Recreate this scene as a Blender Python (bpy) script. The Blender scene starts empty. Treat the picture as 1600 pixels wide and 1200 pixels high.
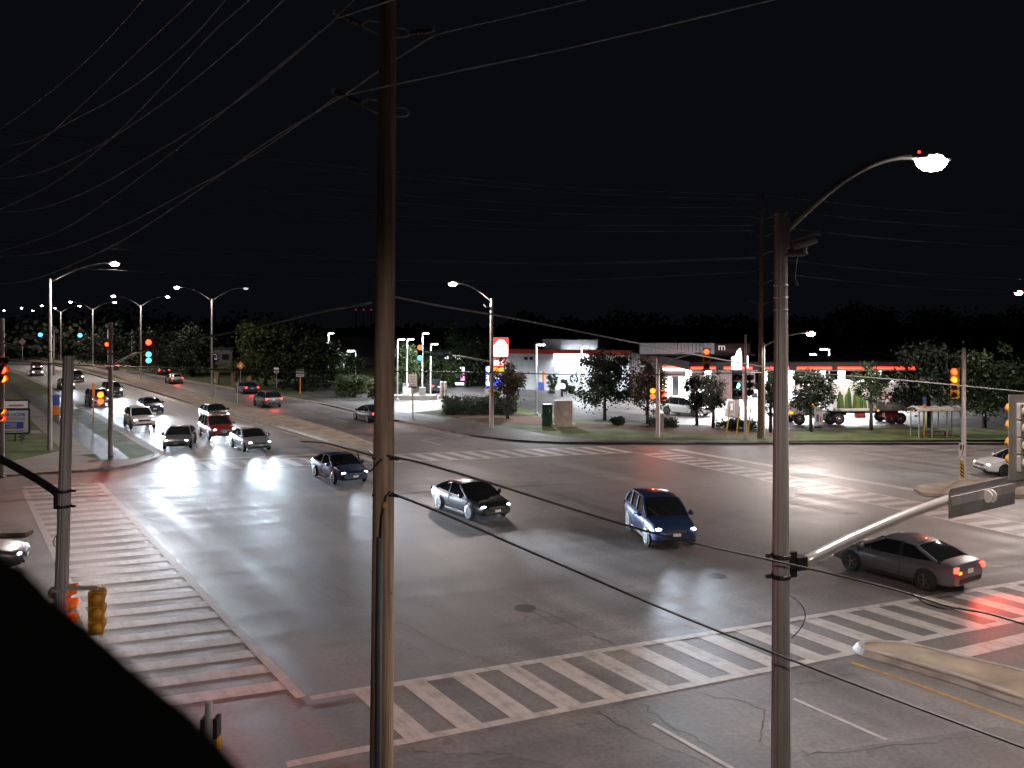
import bpy, bmesh, math, random
from mathutils import Vector, Matrix
R = math.radians
random.seed(7)
SC = bpy.context.scene
COL = SC.collection

# ------------------------------------------------------------------ camera, world, exposure
F, HC, YH = 1340.0, 8.7, 508.0            # focal length in photo pixels, eye height (m), horizon row
cam = bpy.data.cameras.new('camera'); CAM = bpy.data.objects.new('camera', cam); COL.objects.link(CAM)
CAM.location = (0, 0, HC); CAM.rotation_euler = (R(90), 0, 0)
cam.sensor_width = 36; cam.lens = 36*F/1600; cam.shift_y = -(600-YH)/1600
cam.clip_start = 0.05; cam.clip_end = 4000
cam.dof.use_dof = True; cam.dof.focus_distance = 45; cam.dof.aperture_fstop = 2.6
SC.camera = CAM
W_ = bpy.data.worlds.new('World'); SC.world = W_; W_.use_nodes = True
nt = W_.node_tree; bg = nt.nodes['Background']
sky = nt.nodes.new('ShaderNodeTexSky'); sky.sky_type = 'NISHITA'; sky.sun_disc = False
sky.sun_elevation = R(-4.5); sky.sun_rotation = R(200); sky.air_density = 1.0; sky.dust_density = 2.0
mixn = nt.nodes.new('ShaderNodeMix'); mixn.data_type = 'RGBA'; mixn.blend_type = 'ADD'
mixn.inputs[0].default_value = 1.0
scn = nt.nodes.new('ShaderNodeVectorMath'); scn.operation = 'SCALE'; scn.inputs['Scale'].default_value = 0.02
nt.links.new(sky.outputs[0], scn.inputs[0]); nt.links.new(scn.outputs[0], mixn.inputs[6])
mixn.inputs[7].default_value = (0.027, 0.030, 0.042, 1)
nt.links.new(mixn.outputs[2], bg.inputs[0]); bg.inputs[1].default_value = 0.1
SC.view_settings.view_transform = 'Standard'; SC.view_settings.look = 'None'
SC.view_settings.exposure = 0.0; SC.view_settings.gamma = 1.0
SC.cycles.use_denoising = True
SC.cycles.max_bounces = 5; SC.cycles.sample_clamp_indirect = 4.0
LAMP = 3000.0      # street luminaire power
HEAD = 8000.0     # low-beam power

# ------------------------------------------------------------------ layout helpers
A = Vector((-880, F, 0)).normalized()     # along the north-south road, away from the eye
B = Vector((3690, F, 0)).normalized()     # along the cross road, to the right
def ST(s, t, z=0.0):
    bend = -6*((s-110)/140)**2 if s > 110 else 0
    v = A*s + B*(t+bend); return Vector((v.x, v.y, z))
def G(px, py, z=0.0):
    Y = F*(HC-z)/(py-YH); return Vector(((px-800)*Y/F, Y, z))
def P(px, py, Y):
    return Vector(((px-800)*Y/F, Y, HC-(py-YH)*Y/F))
_D = A.x*B.y-A.y*B.x
def st_of(v): return ((v.x*B.y-v.y*B.x)/_D, (A.x*v.y-A.y*v.x)/_D)

# ------------------------------------------------------------------ materials
MATS = {}
def mat(name, col, rough=0.6, metal=0.0, var=0.18, scale=3.0, bump=0.0, bscale=40.0, emit=None, es=0.0, spec=0.5, stretch=None, coat=0.0):
    if name in MATS: return MATS[name]
    m = bpy.data.materials.new(name); m.use_nodes = True; MATS[name] = m
    n = m.node_tree.nodes; L = m.node_tree.links; p = n['Principled BSDF']
    p.inputs['Roughness'].default_value = rough; p.inputs['Metallic'].default_value = metal
    p.inputs['Specular IOR Level'].default_value = spec
    p.inputs['Coat Weight'].default_value = coat
    tc = n.new('ShaderNodeTexCoord'); mp = n.new('ShaderNodeMapping'); L.new(tc.outputs['Object'], mp.inputs[0])
    if stretch: mp.inputs['Scale'].default_value = stretch
    nz = n.new('ShaderNodeTexNoise'); nz.inputs['Scale'].default_value = scale; nz.inputs['Detail'].default_value = 6
    L.new(mp.outputs[0], nz.inputs['Vector'])
    rp = n.new('ShaderNodeValToRGB'); L.new(nz.outputs[0], rp.inputs[0])
    rp.color_ramp.elements[0].position = 0.3; rp.color_ramp.elements[1].position = 0.7
    rp.color_ramp.elements[0].color = tuple(c*(1-var) for c in col)+(1,)
    rp.color_ramp.elements[1].color = tuple(min(1, c*(1+var)) for c in col)+(1,)
    L.new(rp.outputs[0], p.inputs['Base Color'])
    if bump:
        bz = n.new('ShaderNodeTexNoise'); bz.inputs['Scale'].default_value = bscale; bz.inputs['Detail'].default_value = 4
        L.new(mp.outputs[0], bz.inputs['Vector'])
        bp = n.new('ShaderNodeBump'); bp.inputs['Strength'].default_value = bump; bp.inputs['Distance'].default_value = 0.02
        L.new(bz.outputs[0], bp.inputs['Height']); L.new(bp.outputs[0], p.inputs['Normal'])
    if emit:
        p.inputs['Emission Color'].default_value = tuple(emit)+(1,); p.inputs['Emission Strength'].default_value = es
        m.cycles.emission_sampling = 'NONE' if es < 1e9 else 'AUTO'
    return m

def asphalt_mat(name, base, spec=.45):
    m = bpy.data.materials.new(name); m.use_nodes = True; MATS[name] = m
    n = m.node_tree.nodes; L = m.node_tree.links; p = n['Principled BSDF']
    tc = n.new('ShaderNodeTexCoord')
    def noise(sc, det, rot=None, scl=None):
        mp = n.new('ShaderNodeMapping'); L.new(tc.outputs['Object'], mp.inputs[0])
        if rot is not None: mp.vector_type = 'TEXTURE'; mp.inputs['Rotation'].default_value = (0, 0, rot); mp.inputs['Scale'].default_value = scl
        z = n.new('ShaderNodeTexNoise'); z.inputs['Scale'].default_value = sc; z.inputs['Detail'].default_value = det
        L.new(mp.outputs[0], z.inputs['Vector']); return z.outputs[0]
    def remap(o, a, b, c, d):
        r = n.new('ShaderNodeMapRange'); L.new(o, r.inputs[0])
        for i, v in enumerate((a, b, c, d)): r.inputs[i+1].default_value = v
        return r.outputs[0]
    def mul(a, b):
        x = n.new('ShaderNodeMath'); x.operation = 'MULTIPLY'; L.new(a, x.inputs[0]); L.new(b, x.inputs[1]); return x.outputs[0]
    big = remap(noise(0.06, 5), 0.3, 0.7, 0.72, 1.28)
    along = remap(noise(1.0, 5, math.atan2(A.y, A.x), (26, 1.1, 1)), 0.32, 0.68, 0.74, 1.24)
    across = remap(noise(1.0, 5, math.atan2(B.y, B.x), (22, 1.0, 1)), 0.32, 0.68, 0.78, 1.2)
    fine = remap(noise(9, 8), 0.3, 0.7, 0.8, 1.2)
    grit = remap(noise(60, 3), 0.3, 0.7, 0.8, 1.2)
    stain = remap(noise(.33, 7), .56, .68, 1.0, .70); drip = remap(noise(1.7, 6), .62, .72, 1.0, .72)
    v = mul(mul(mul(mul(big, along), across), mul(fine, grit)), mul(stain, drip))
    col = n.new('ShaderNodeVectorMath'); col.operation = 'SCALE'
    col.inputs[0].default_value = (base*1.07, base*0.985, base*0.94); L.new(v, col.inputs['Scale'])
    L.new(col.outputs[0], p.inputs['Base Color'])
    L.new(remap(mul(along, across), 0.7, 1.3, 0.50, 0.70), p.inputs['Roughness'])
    p.inputs['Specular IOR Level'].default_value = spec
    bp = n.new('ShaderNodeBump'); bp.inputs['Strength'].default_value = 0.35; bp.inputs['Distance'].default_value = 0.01
    L.new(noise(45, 5), bp.inputs['Height']); L.new(bp.outputs[0], p.inputs['Normal'])
    return m
def paint_mat(name, col, wear=(0.44, 0.6)):
    m = bpy.data.materials.new(name); m.use_nodes = True; MATS[name] = m
    n = m.node_tree.nodes; L = m.node_tree.links; p = n['Principled BSDF']
    tc = n.new('ShaderNodeTexCoord')
    out = []
    for rot, scl, sc in ((math.atan2(A.y, A.x), (5, .25, 1), 1.0), (0, (1, 1, 1), 2.2)):
        mp = n.new('ShaderNodeMapping'); mp.vector_type = 'TEXTURE'; mp.inputs['Rotation'].default_value = (0, 0, rot)
        mp.inputs['Scale'].default_value = scl; L.new(tc.outputs['Object'], mp.inputs[0])
        z = n.new('ShaderNodeTexNoise'); z.inputs['Scale'].default_value = sc; z.inputs['Detail'].default_value = 8; z.inputs['Roughness'].default_value = .7
        L.new(mp.outputs[0], z.inputs['Vector']); out.append(z.outputs[0])
    ad = n.new('ShaderNodeMath'); ad.operation = 'ADD'; L.new(out[0], ad.inputs[0]); L.new(out[1], ad.inputs[1])
    hf = n.new('ShaderNodeMath'); hf.operation = 'MULTIPLY'; L.new(ad.outputs[0], hf.inputs[0]); hf.inputs[1].default_value = .5
    rp = n.new('ShaderNodeValToRGB'); L.new(hf.outputs[0], rp.inputs[0])
    rp.color_ramp.elements[0].position = wear[0]-.08; rp.color_ramp.elements[1].position = wear[1]-.04
    rp.color_ramp.elements[0].color = tuple(c*.42 for c in col)+(1,); rp.color_ramp.elements[1].color = tuple(col)+(1,)
    L.new(rp.outputs[0], p.inputs['Base Color']); p.inputs['Roughness'].default_value = .55
    return m
def leaf_mat(name, c1, c2):
    m = bpy.data.materials.new(name); m.use_nodes = True; MATS[name] = m
    n = m.node_tree.nodes; L = m.node_tree.links; p = n['Principled BSDF']
    g = n.new('ShaderNodeNewGeometry'); rp = n.new('ShaderNodeValToRGB')
    L.new(g.outputs['Random Per Island'], rp.inputs[0])
    rp.color_ramp.elements[0].color = tuple(c1)+(1,); rp.color_ramp.elements[1].color = tuple(c2)+(1,)
    L.new(rp.outputs[0], p.inputs['Base Color']); p.inputs['Roughness'].default_value = .55
    p.inputs['Subsurface Weight'].default_value = 0
    tr = n.new('ShaderNodeBsdfTranslucent'); L.new(rp.outputs[0], tr.inputs[0])
    mx = n.new('ShaderNodeMixShader'); mx.inputs[0].default_value = .25
    L.new(p.outputs[0], mx.inputs[1]); L.new(tr.outputs[0], mx.inputs[2]); L.new(mx.outputs[0], n['Material Output'].inputs[0])
    return m
def emit_mat(name, col, s):
    if name in MATS: return MATS[name]
    return mat(name, tuple(min(.8, c) for c in col), .4, emit=col, es=s)

ASPH = asphalt_mat('asphalt', 0.14); LOTA = asphalt_mat('lot_asphalt', 0.10); PATHA = asphalt_mat('path_asphalt', 0.10, .12)
PAINT = paint_mat('white_road_paint', (.46, .425, .40), (.42, .58)); PAINTY = paint_mat('yellow_road_paint', (.50, .26, .05))
CONC = mat('concrete', (.30, .27, .245), .85, var=.35, scale=1.6, bump=.2)
CONC2 = mat('concrete_walk', (.215, .195, .18), .85, var=.14, scale=.8, bump=.2)
MEDC = mat('median_concrete', (.30, .235, .17), .85, var=.34, scale=.9, bump=.2)
GRASSG = mat('turf', (.062, .082, .02), .9, var=.6, scale=.7, bump=.5, bscale=30)
SOIL = mat('soil', (.03, .03, .022), .95, var=.4, scale=.3)
MULCH = mat('mulch', (.075, .037, .026), .95, var=.5, scale=6, bump=.8, bscale=14)
CRACK = mat('tar_crack', (.045, .043, .041), .5)
STEEL = mat('galvanised_steel', (.40, .375, .355), .42, .3, var=.15, scale=2, stretch=(4, 4, .4))
STEELB = mat('bright_aluminium', (.62, .60, .58), .28, .55, var=.08, scale=2)
STEELW = mat('weathered_steel', (.50, .465, .45), .55, .15, var=.15, scale=2, stretch=(4, 4, .4))
DARKM = mat('dark_metal', (.03, .03, .03), .5, .4)
WOOD = mat('pole_wood', (.24, .17, .12), .9, var=.45, scale=3.0, bump=.7, bscale=8, stretch=(6, 6, .25))
RUBBER = mat('black_rubber', (.015, .015, .015), .6)
WIREM = mat('aluminium_wire', (.6, .59, .57), .6, .2)
CABLEM = mat('black_cable', (.012, .012, .012), .5)
CERAM = mat('brown_ceramic', (.09, .045, .03), .3)
YEL = mat('signal_yellow', (.55, .26, .02), .45, var=.1)
GREYP = mat('signal_grey', (.24, .225, .21), .5, var=.1)
BLACKP = mat('signal_black', (.02, .02, .02), .5)
DLENS = mat('dark_lens', (.03, .02, .015), .15)
WHITEP = mat('white_paint', (.72, .72, .72), .45, var=.06)
SIGNW = mat('sign_white', (.75, .75, .75), .5, var=.05)
SIGNB = mat('sign_black', (.02, .02, .02), .5)
SIGNO = mat('sign_orange', (.75, .22, .03), .5, var=.1)
SIGNBL = mat('sign_blue', (.05, .10, .42), .5)
SIGNG = mat('sign_green', (.02, .09, .07), .5, var=.1)
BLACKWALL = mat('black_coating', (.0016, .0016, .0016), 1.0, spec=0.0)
GLASS = mat('car_glass', (.012, .014, .016), .08, 0, var=.1, spec=.7)
CHROME = mat('chrome', (.7, .7, .7), .15, 1)
RIM = mat('alloy', (.5, .5, .5), .3, .8)
E_WHITE = emit_mat('lamp_white', (1, .97, .92), 40)
E_COOL = emit_mat('lamp_cool', (.86, .93, 1), 40)
E_HEAD = emit_mat('headlight_glow', (.88, .94, 1), 25)
E_TAIL = emit_mat('taillight_glow', (1, .035, .02), 9)
E_AMB = emit_mat('amber_glow', (1, .15, .012), 6)
E_RED = emit_mat('signal_red_glow', (1, .055, .016), 7)
E_REDS = emit_mat('signal_red_soft', (1, .05, .015), 3)
E_CYAN = emit_mat('signal_green_glow', (.06, .42, .95), 5)
E_GREENW = emit_mat('signal_green_white', (.35, 1, .8), 5)
E_DOT = emit_mat('photocell_red', (1, .03, .02), 5)

# ------------------------------------------------------------------ mesh builder
class MB:
    def __init__(self): self.v = []; self.f = []
    def add(self, vs, fs):
        o = len(self.v); self.v += [tuple(x) for x in vs]; self.f += [tuple(i+o for i in q) for q in fs]; return self
    def box(self, c, s, rz=0, M=None):
        x, y, z = (k/2 for k in s)
        vs = [Vector((i*x, j*y, k*z)) for i in (-1, 1) for j in (-1, 1) for k in (-1, 1)]
        m = M if M else Matrix.Rotation(rz, 3, 'Z')
        vs = [m @ q + Vector(c) for q in vs]
        return self.add(vs, [(0, 1, 3, 2), (4, 6, 7, 5), (0, 4, 5, 1), (2, 3, 7, 6), (0, 2, 6, 4), (1, 5, 7, 3)])
    def tube(self, pts, r, n=8, caps=True):
        pts = [Vector(p) for p in pts]; rs = r if isinstance(r, (list, tuple)) else [r]*len(pts)
        rings = []; up = None
        for i, p in enumerate(pts):
            d = (pts[min(i+1, len(pts)-1)]-pts[max(i-1, 0)]).normalized()
            if up is None: up = Vector((0, 0, 1)) if abs(d.z) < .9 else Vector((1, 0, 0))
            u = d.cross(up).normalized(); w = u.cross(d).normalized(); up = w
            rings.append([p+(u*math.cos(2*math.pi*(k+.5)/n)+w*math.sin(2*math.pi*(k+.5)/n))*rs[i] for k in range(n)])
        vs = [q for g in rings for q in g]; fs = []
        for i in range(len(rings)-1):
            for k in range(n): fs.append((i*n+k, i*n+(k+1) % n, (i+1)*n+(k+1) % n, (i+1)*n+k))
        if caps: fs += [tuple(range(n-1, -1, -1)), tuple((len(rings)-1)*n+k for k in range(n))]
        return self.add(vs, fs)
    def lathe(self, prof, n=16, M=None, c=(0, 0, 0)):
        vs = []; fs = []; m = M or Matrix.Identity(3)
        for r, z in prof:
            for k in range(n):
                a = 2*math.pi*k/n; vs.append(m @ Vector((r*math.cos(a), r*math.sin(a), z))+Vector(c))
        for i in range(len(prof)-1):
            for k in range(n): fs.append((i*n+k, i*n+(k+1) % n, (i+1)*n+(k+1) % n, (i+1)*n+k))
        fs += [tuple(range(n-1, -1, -1)), tuple((len(prof)-1)*n+k for k in range(n))]
        return self.add(vs, fs)
    def prism(self, pts, z0, z1):
        n = len(pts); ar = sum(pts[i][0]*pts[(i+1) % n][1]-pts[(i+1) % n][0]*pts[i][1] for i in range(n))
        if ar < 0: pts = pts[::-1]
        vs = [(p[0], p[1], z0) for p in pts]+[(p[0], p[1], z1) for p in pts]
        fs = [tuple(range(n-1, -1, -1)), tuple(range(n, 2*n))]+[(i, (i+1) % n, n+(i+1) % n, n+i) for i in range(n)]
        return self.add(vs, fs)
    def plate(self, poly, org, ux, uy, th):   # flat outline (2-D) extruded by th along ux x uy, centred on org
        n = Vector(ux).cross(Vector(uy)).normalized(); ux = Vector(ux); uy = Vector(uy); k = len(poly)
        ar = sum(poly[i][0]*poly[(i+1) % k][1]-poly[(i+1) % k][0]*poly[i][1] for i in range(k))
        if ar < 0: poly = poly[::-1]
        vs = [Vector(org)+ux*p[0]+uy*p[1]-n*th/2 for p in poly]+[Vector(org)+ux*p[0]+uy*p[1]+n*th/2 for p in poly]
        fs = [tuple(range(k-1, -1, -1)), tuple(range(k, 2*k))]+[(i, (i+1) % k, k+(i+1) % k, k+i) for i in range(k)]
        return self.add(vs, fs)
    def loft(self, secs, closed_ring=True, caps=True):
        n = len(secs[0]); vs = [p for s in secs for p in s]; fs = []
        for i in range(len(secs)-1):
            for k in range(n if closed_ring else n-1):
                fs.append((i*n+k, i*n+(k+1) % n, (i+1)*n+(k+1) % n, (i+1)*n+k))
        if caps and closed_ring: fs += [tuple(range(n-1, -1, -1)), tuple((len(secs)-1)*n+k for k in range(n))]
        return self.add(vs, fs)
    def build(self, name, m, parent=None, smooth=False, bevel=0):
        me = bpy.data.meshes.new(name); me.from_pydata(self.v, [], self.f); me.update()
        bm = bmesh.new(); bm.from_mesh(me); bmesh.ops.recalc_face_normals(bm, faces=bm.faces)
        if bevel: bmesh.ops.bevel(bm, geom=list(bm.edges), offset=bevel, segments=2, affect='EDGES', profile=.6, clamp_overlap=True)
        bm.to_mesh(me); bm.free()
        me.materials.append(m)
        if smooth: me.polygons.foreach_set('use_smooth', [True]*len(me.polygons))
        return link(name, me, parent)
def link(name, me, parent=None):
    o = bpy.data.objects.new(name, me); COL.objects.link(o)
    if parent: o.parent = parent
    return o
def smooth_angle(o, ang=40):
    o.data.polygons.foreach_set('use_smooth', [True]*len(o.data.polygons))
    o.data.set_sharp_from_angle(angle=R(ang)); return o
def tag(o, label, cat, group=None):
    o['label'] = label; o['category'] = cat
    if group: o['group'] = group
    return o
def thing(name, label, cat, loc=(0, 0, 0), rz=0, group=None):
    o = bpy.data.objects.new(name, None); COL.objects.link(o); o.empty_display_size = .3
    o.location = loc; o.rotation_euler = (0, 0, rz); return tag(o, label, cat, group)
def struct(o, kind='structure'): o['kind'] = kind; return o
def ang(v): return math.atan2(v[1], v[0])
def light(name, kind, loc, power, col, parent=None, direction=(0, 0, -1), size=.1, spot=150, blend=.5):
    l = bpy.data.lights.new(name, kind); l.energy = power; l.color = col
    if kind == 'AREA':
        l.shape = 'RECTANGLE'; l.size, l.size_y = size
    else: l.shadow_soft_size = size
    if kind == 'SPOT': l.spot_size = R(spot); l.spot_blend = blend
    o = bpy.data.objects.new(name, l); COL.objects.link(o); o.location = loc
    o.rotation_euler = Vector(direction).to_track_quat('-Z', 'Y').to_euler()
    if parent: o.parent = parent
    return o
def text(name, s, size, m, parent, org, ux, uy, th=.01, align='CENTER', sx=1.0):
    c = bpy.data.curves.new('tmp', 'FONT'); c.body = s; c.size = size; c.align_x = align; c.align_y = 'CENTER'; c.extrude = th/2
    o = bpy.data.objects.new('tmp', c); COL.objects.link(o)
    dg = bpy.context.evaluated_depsgraph_get(); me = bpy.data.meshes.new_from_object(o.evaluated_get(dg))
    bpy.data.objects.remove(o); bpy.data.curves.remove(c)
    ux = Vector(ux).normalized(); uy = Vector(uy).normalized(); n = ux.cross(uy)
    M = Matrix(((ux.x*sx, uy.x, n.x, org[0]), (ux.y*sx, uy.y, n.y, org[1]), (ux.z*sx, uy.z, n.z, org[2]), (0, 0, 0, 1)))
    me.transform(M); me.materials.clear(); me.materials.append(m); return link(name, me, parent)
def arc(p0, p1, p2, n=10):
    p0, p1, p2 = map(Vector, (p0, p1, p2)); return [p0*(1-t)**2+p1*2*t*(1-t)+p2*t*t for t in (i/n for i in range(n+1))]
def spline(pts, n=6):
    pts = [Vector(p) for p in pts]; e = [pts[0]*2-pts[1]]+pts+[pts[-1]*2-pts[-2]]; out = []
    for i in range(1, len(e)-2):
        for k in range(n):
            t = k/n; a, b, c, d = e[i-1:i+3]
            out.append(.5*((2*b)+(c-a)*t+(2*a-5*b+4*c-d)*t*t+(3*b-a-3*c+d)*t**3))
    return out+[pts[-1]]

# ------------------------------------------------------------------ ground, roads, markings
gm = MB(); gm.add([(-1500, -60, -.06), (1500, -60, -.06), (1500, 2500, -.06), (-1500, 2500, -.06)], [(0, 1, 2, 3)])
struct(gm.build('ground', SOIL))
rv = []
for s in (-40, 0, 30, 60, 90, 120, 150, 180, 210, 240, 270, 300, 340, 380, 420, 460):
    w = (-75, 100) if s < 70 else (-10, 44)
    rv.append((ST(s, w[0] if s >= 70 else -90), ST(s, w[1] if s >= 70 else 110)))
rm = MB(); rm.add([p for q in rv for p in q], [(2*i, 2*i+1, 2*i+3, 2*i+2) for i in range(len(rv)-1)])
ROAD = struct(rm.build('road', ASPH))
def sheet(name, pts, z, m, parent=None, kind=None):
    o = MB().add([(p[0], p[1], z) for p in pts], [tuple(range(len(pts)))]).build(name, m, parent)
    if o.data.polygons[0].normal.z < 0: o.data.flip_normals()
    return struct(o, kind) if kind else o
def slab(name, pts, z0, z1, m, kind='structure', parent=None):
    o = MB().prism([(p[0], p[1]) for p in pts], z0, z1).build(name, m, parent); return struct(o, kind) if kind else o
def offset_line(p, q, w):
    d = (q-p); d.z = 0; n = Vector((-d.y, d.x, 0)).normalized()*w/2; return [p-n, q-n, q+n, p+n]
def stripe_line(p, q, w, m=PAINT, name='lane_line', z=.004): return sheet(name, offset_line(p, q, w), z, m, ROAD)
def lerp(a, b, t): return a+(b-a)*t
def isect(p, d, q0, q1):
    e = q1-q0; den = d.x*e.y-d.y*e.x; w = q0-p; return p+d*((w.x*e.y-w.y*e.x)/den)
def crosswalk(i0, i1, o0, o1, d, pitch, first, last, lw=.25, sw=.58):
    L = (i1-i0).length; u = (i1-i0).normalized(); k = first
    while k < last:
        a0 = i0+u*k; a1 = i0+u*(k+sw)
        b0 = isect(a0, d, o0, o1); b1 = isect(a1, d, o0, o1)
        e = random.uniform(-.03, .03)
        sheet('crosswalk_stripe', [a0+u*e, a1+u*e, b1+u*e, b0+u*e], .004, PAINT, ROAD); k += pitch*random.uniform(.985, 1.015)
    n = 6
    for q0, q1 in ((i0, i1), (o0, o1)): stripe_line(q0, q1, lw, PAINT, 'crosswalk_edge_line', .008)
# west, south, north, east crossings
crosswalk(G(470, 1090), G(150, 750), G(211, 1130), G(38, 765), B, 1.22, .6, 33.2)
crosswalk(G(485, 1091), G(1640, 903), G(448, 1195), G(1640, 959), -A, 1.2, 1.0, 26.5)
crosswalk(G(230, 738), G(990, 707), G(265, 724), G(960, 697), A, 1.22, 1.2, 30.5, .2)
crosswalk(G(992, 707), G(1640, 847), G(1031, 704), G(1640, 826), B, 1.15, .8, 30, .2, .55)
# stop bars and lane lines
stripe_line(ST(60.9, 13), ST(60.2, 22.0), .45, name='stop_line')
stripe_line(G(1052, 702), G(1432, 766), .6, name='stop_line')
stripe_line(G(1466, 1029), G(1640, 988), .55, name='stop_line')
stripe_line(G(0, 852), G(30, 856), .9, name='stop_line'); 
for t in (15.6, 19.1):
    for k in range(14): stripe_line(ST(63+k*9, t), ST(66+k*9, t), .12)
for k in range(14): stripe_line(ST(62+k*8.6, 30.7), ST(65.2+k*8.6, 30.7), .13)
stripe_line(G(1240, 1092), G(1385, 1156), .11); stripe_line(ST(5, 16.9), ST(8, 16.9), .11)
stripe_line(ST(17, 13.2), ST(14, 13.2), .11)
for (p, q) in (((1350, 703), (1392, 705)), ((1398, 718), (1452, 716)), ((1480, 703), (1530, 703)), ((1240, 705), (1280, 704)), ((1500, 716), (1560, 714)), ((1240, 720), (1290, 718))):
    stripe_line(G(*p), G(*q), .12)
pl = [G(1330, 1035), G(1400, 1058), G(1500, 1094), G(1600, 1130), G(2300, 1400)]
for p, q in zip(pl, pl[1:]): stripe_line(p, q, .12, PAINTY, 'yellow_edge_line')
pl = [G(575, 713), G(520, 698), G(460, 679.5), G(400, 662), G(340, 644.5), G(300, 635), G(215, 609)]
for p, q in zip(pl, pl[1:]): stripe_line(p, q, .22, PAINTY, 'yellow_edge_line')
def crack(pts, w=.017):
    pts = spline(pts, 7); c = MB(); L = []
    for i, p in enumerate(pts):
        d = (pts[min(i+1, len(pts)-1)]-pts[max(i-1, 0)]).normalized(); n = Vector((-d.y, d.x, 0))
        j = n*random.uniform(-.09, .09); ww = w*random.uniform(.4, 1.3)
        L += [p+j-n*ww, p+j+n*ww]
    c.add([(q.x, q.y, .0025) for q in L], [(2*i, 2*i+2, 2*i+3, 2*i+1) for i in range(len(pts)-1)]).build('tar_crack', CRACK, ROAD)
for pts in (((370, 745), (420, 775), (470, 800), (560, 845)), ((450, 755), (520, 795), (575, 830)), ((330, 897), (430, 892), (570, 880)),
            ((450, 895), (530, 940), (575, 950)), ((620, 877), (700, 868), (800, 861)), ((630, 840), (685, 872), (760, 905)),
            ((615, 935), (720, 926), (900, 905)), ((780, 918), (880, 970), (955, 1005)), ((620, 970), (700, 1010), (790, 1042)),
            ((930, 1112), (1000, 1150), (1110, 1195)), ((1000, 1100), (1060, 1140), (1120, 1170)), ((1090, 1080), (1190, 1110), (1188, 1160)),
            ((1245, 1070), (1290, 1065), (1330, 1050)), ((1260, 1180), (1400, 1165), (1540, 1150)), ((1470, 1000), (1500, 990), (1520, 985)),
            ((640, 742), (900, 722), (1010, 716)), ((700, 790), (900, 772), (1150, 760)), ((1250, 900), (1400, 885), (1600, 865)),
            ((640, 1170), (720, 1180), (800, 1175)), ((500, 1010), (570, 1000), (640, 985)), ((1000, 950), (1090, 985), (1190, 1030))):
    crack([G(*p) for p in pts])
for pts in (((700, 905), (900, 985), (1160, 1090)), ((330, 800), (450, 870), (570, 945)), ((760, 760), (1000, 846), (1190, 915)), ((300, 820), (560, 800), (800, 782)), ((640, 1000), (800, 975), (1180, 915)), ((1250, 830), (1420, 880), (1600, 935))):
    crack([G(*p) for p in pts], .012)
# darker repair patches
PATCH = asphalt_mat('patch_asphalt', .105)
for q in ([(745, 1192), (800, 1180), (880, 1196), (870, 1230), (720, 1230)], [(1250, 1180), (1560, 1135), (1640, 1150), (1640, 1230), (1300, 1230)]):
    sheet('asphalt_patch', [G(*p) for p in q], .0015, PATCH, ROAD)
for p in ((145, 780), (300, 760), (1120, 900), (820, 950), (1330, 800)):
    MB().lathe([(.34, .002), (.34, .005), (.3, .006)], 20, c=G(*p)).build('manhole_cover', DARKM, ROAD)

# kerbed blocks ---------------------------------------------------------------
KZ = .14
def kerb(name, pts, w=.28, z=KZ+.006, closed=False, m=CONC, gutter=0):
    pts = spline(pts, 5); k = MB(); secs = []
    for i, p in enumerate(pts):
        a = pts[max(i-1, 0)]; b = pts[min(i+1, len(pts)-1)]
        d = (b-a); d.z = 0; d.normalize(); n = Vector((-d.y, d.x, 0))
        secs.append([p-n*.10+Vector((0, 0, -.01-p.z)), p+n*.02+Vector((0, 0, z-.02-p.z)), p+n*.05+Vector((0, 0, z-p.z)), p+n*w+Vector((0, 0, z-p.z)), p+n*w+Vector((0, 0, -.05-p.z))])
    k.loft(secs); ko = struct(k.build(name, m))
    if gutter:
        g = MB(); L = []
        for sc_ in secs:
            d_ = (sc_[3]-sc_[2]); d_.z = 0; d_.normalize(); p = sc_[0]; L += [(p.x-d_.x*gutter, p.y-d_.y*gutter, .005), (p.x+d_.x*.02, p.y+d_.y*.02, .007)]
        g.add(L, [(2*i, 2*i+2, 2*i+3, 2*i+1) for i in range(len(secs)-1)]); g.build('gutter', CONC2, ko)
    return ko
# north-west corner
nwk = [ST(260, 12), ST(200, 12), ST(150, 12), ST(110, 12), ST(85, 12), ST(68, 12), G(249, 712), G(232, 722), G(190, 732), G(130, 738), G(60, 742), G(0, 746), G(-140, 753)]
slab('lawn', [G(-140, 751)]+[p for p in (ST(260, -40), ST(260, 11.9))]+[p-B*.12 for p in nwk[1:6]]+[G(245, 711), G(229, 720.5), G(189, 730.5), G(130, 736.5), G(60, 740.5), G(0, 744.5)], -.05, KZ, GRASSG)
kerb('kerb', nwk[::-1], gutter=.5)
L_ = [(97, 703), (45, 654), (0, 617), (-40, 588)]; M_ = [(160, 719), (112, 681), (56, 637), (0, 598), (-40, 574)]; R_ = [(203, 717), (171, 692), (115, 654), (90, 635), (73, 625), (0, 587), (-40, 570)]
z1 = KZ+.004
pave = struct(sheet('path', [G(*p, z1) for p in M_+R_[::-1]], z1, PATHA))
walk = struct(sheet('pavement', [G(x, y, z1) for x, y in [(-140, 748), (0, 741), (60, 737), (130, 733), (190, 727), (232, 717), (243, 709), (203, 717), (160, 719.5), (97, 704), (0, 724), (-140, 730)]], z1, CONC2))
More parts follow.
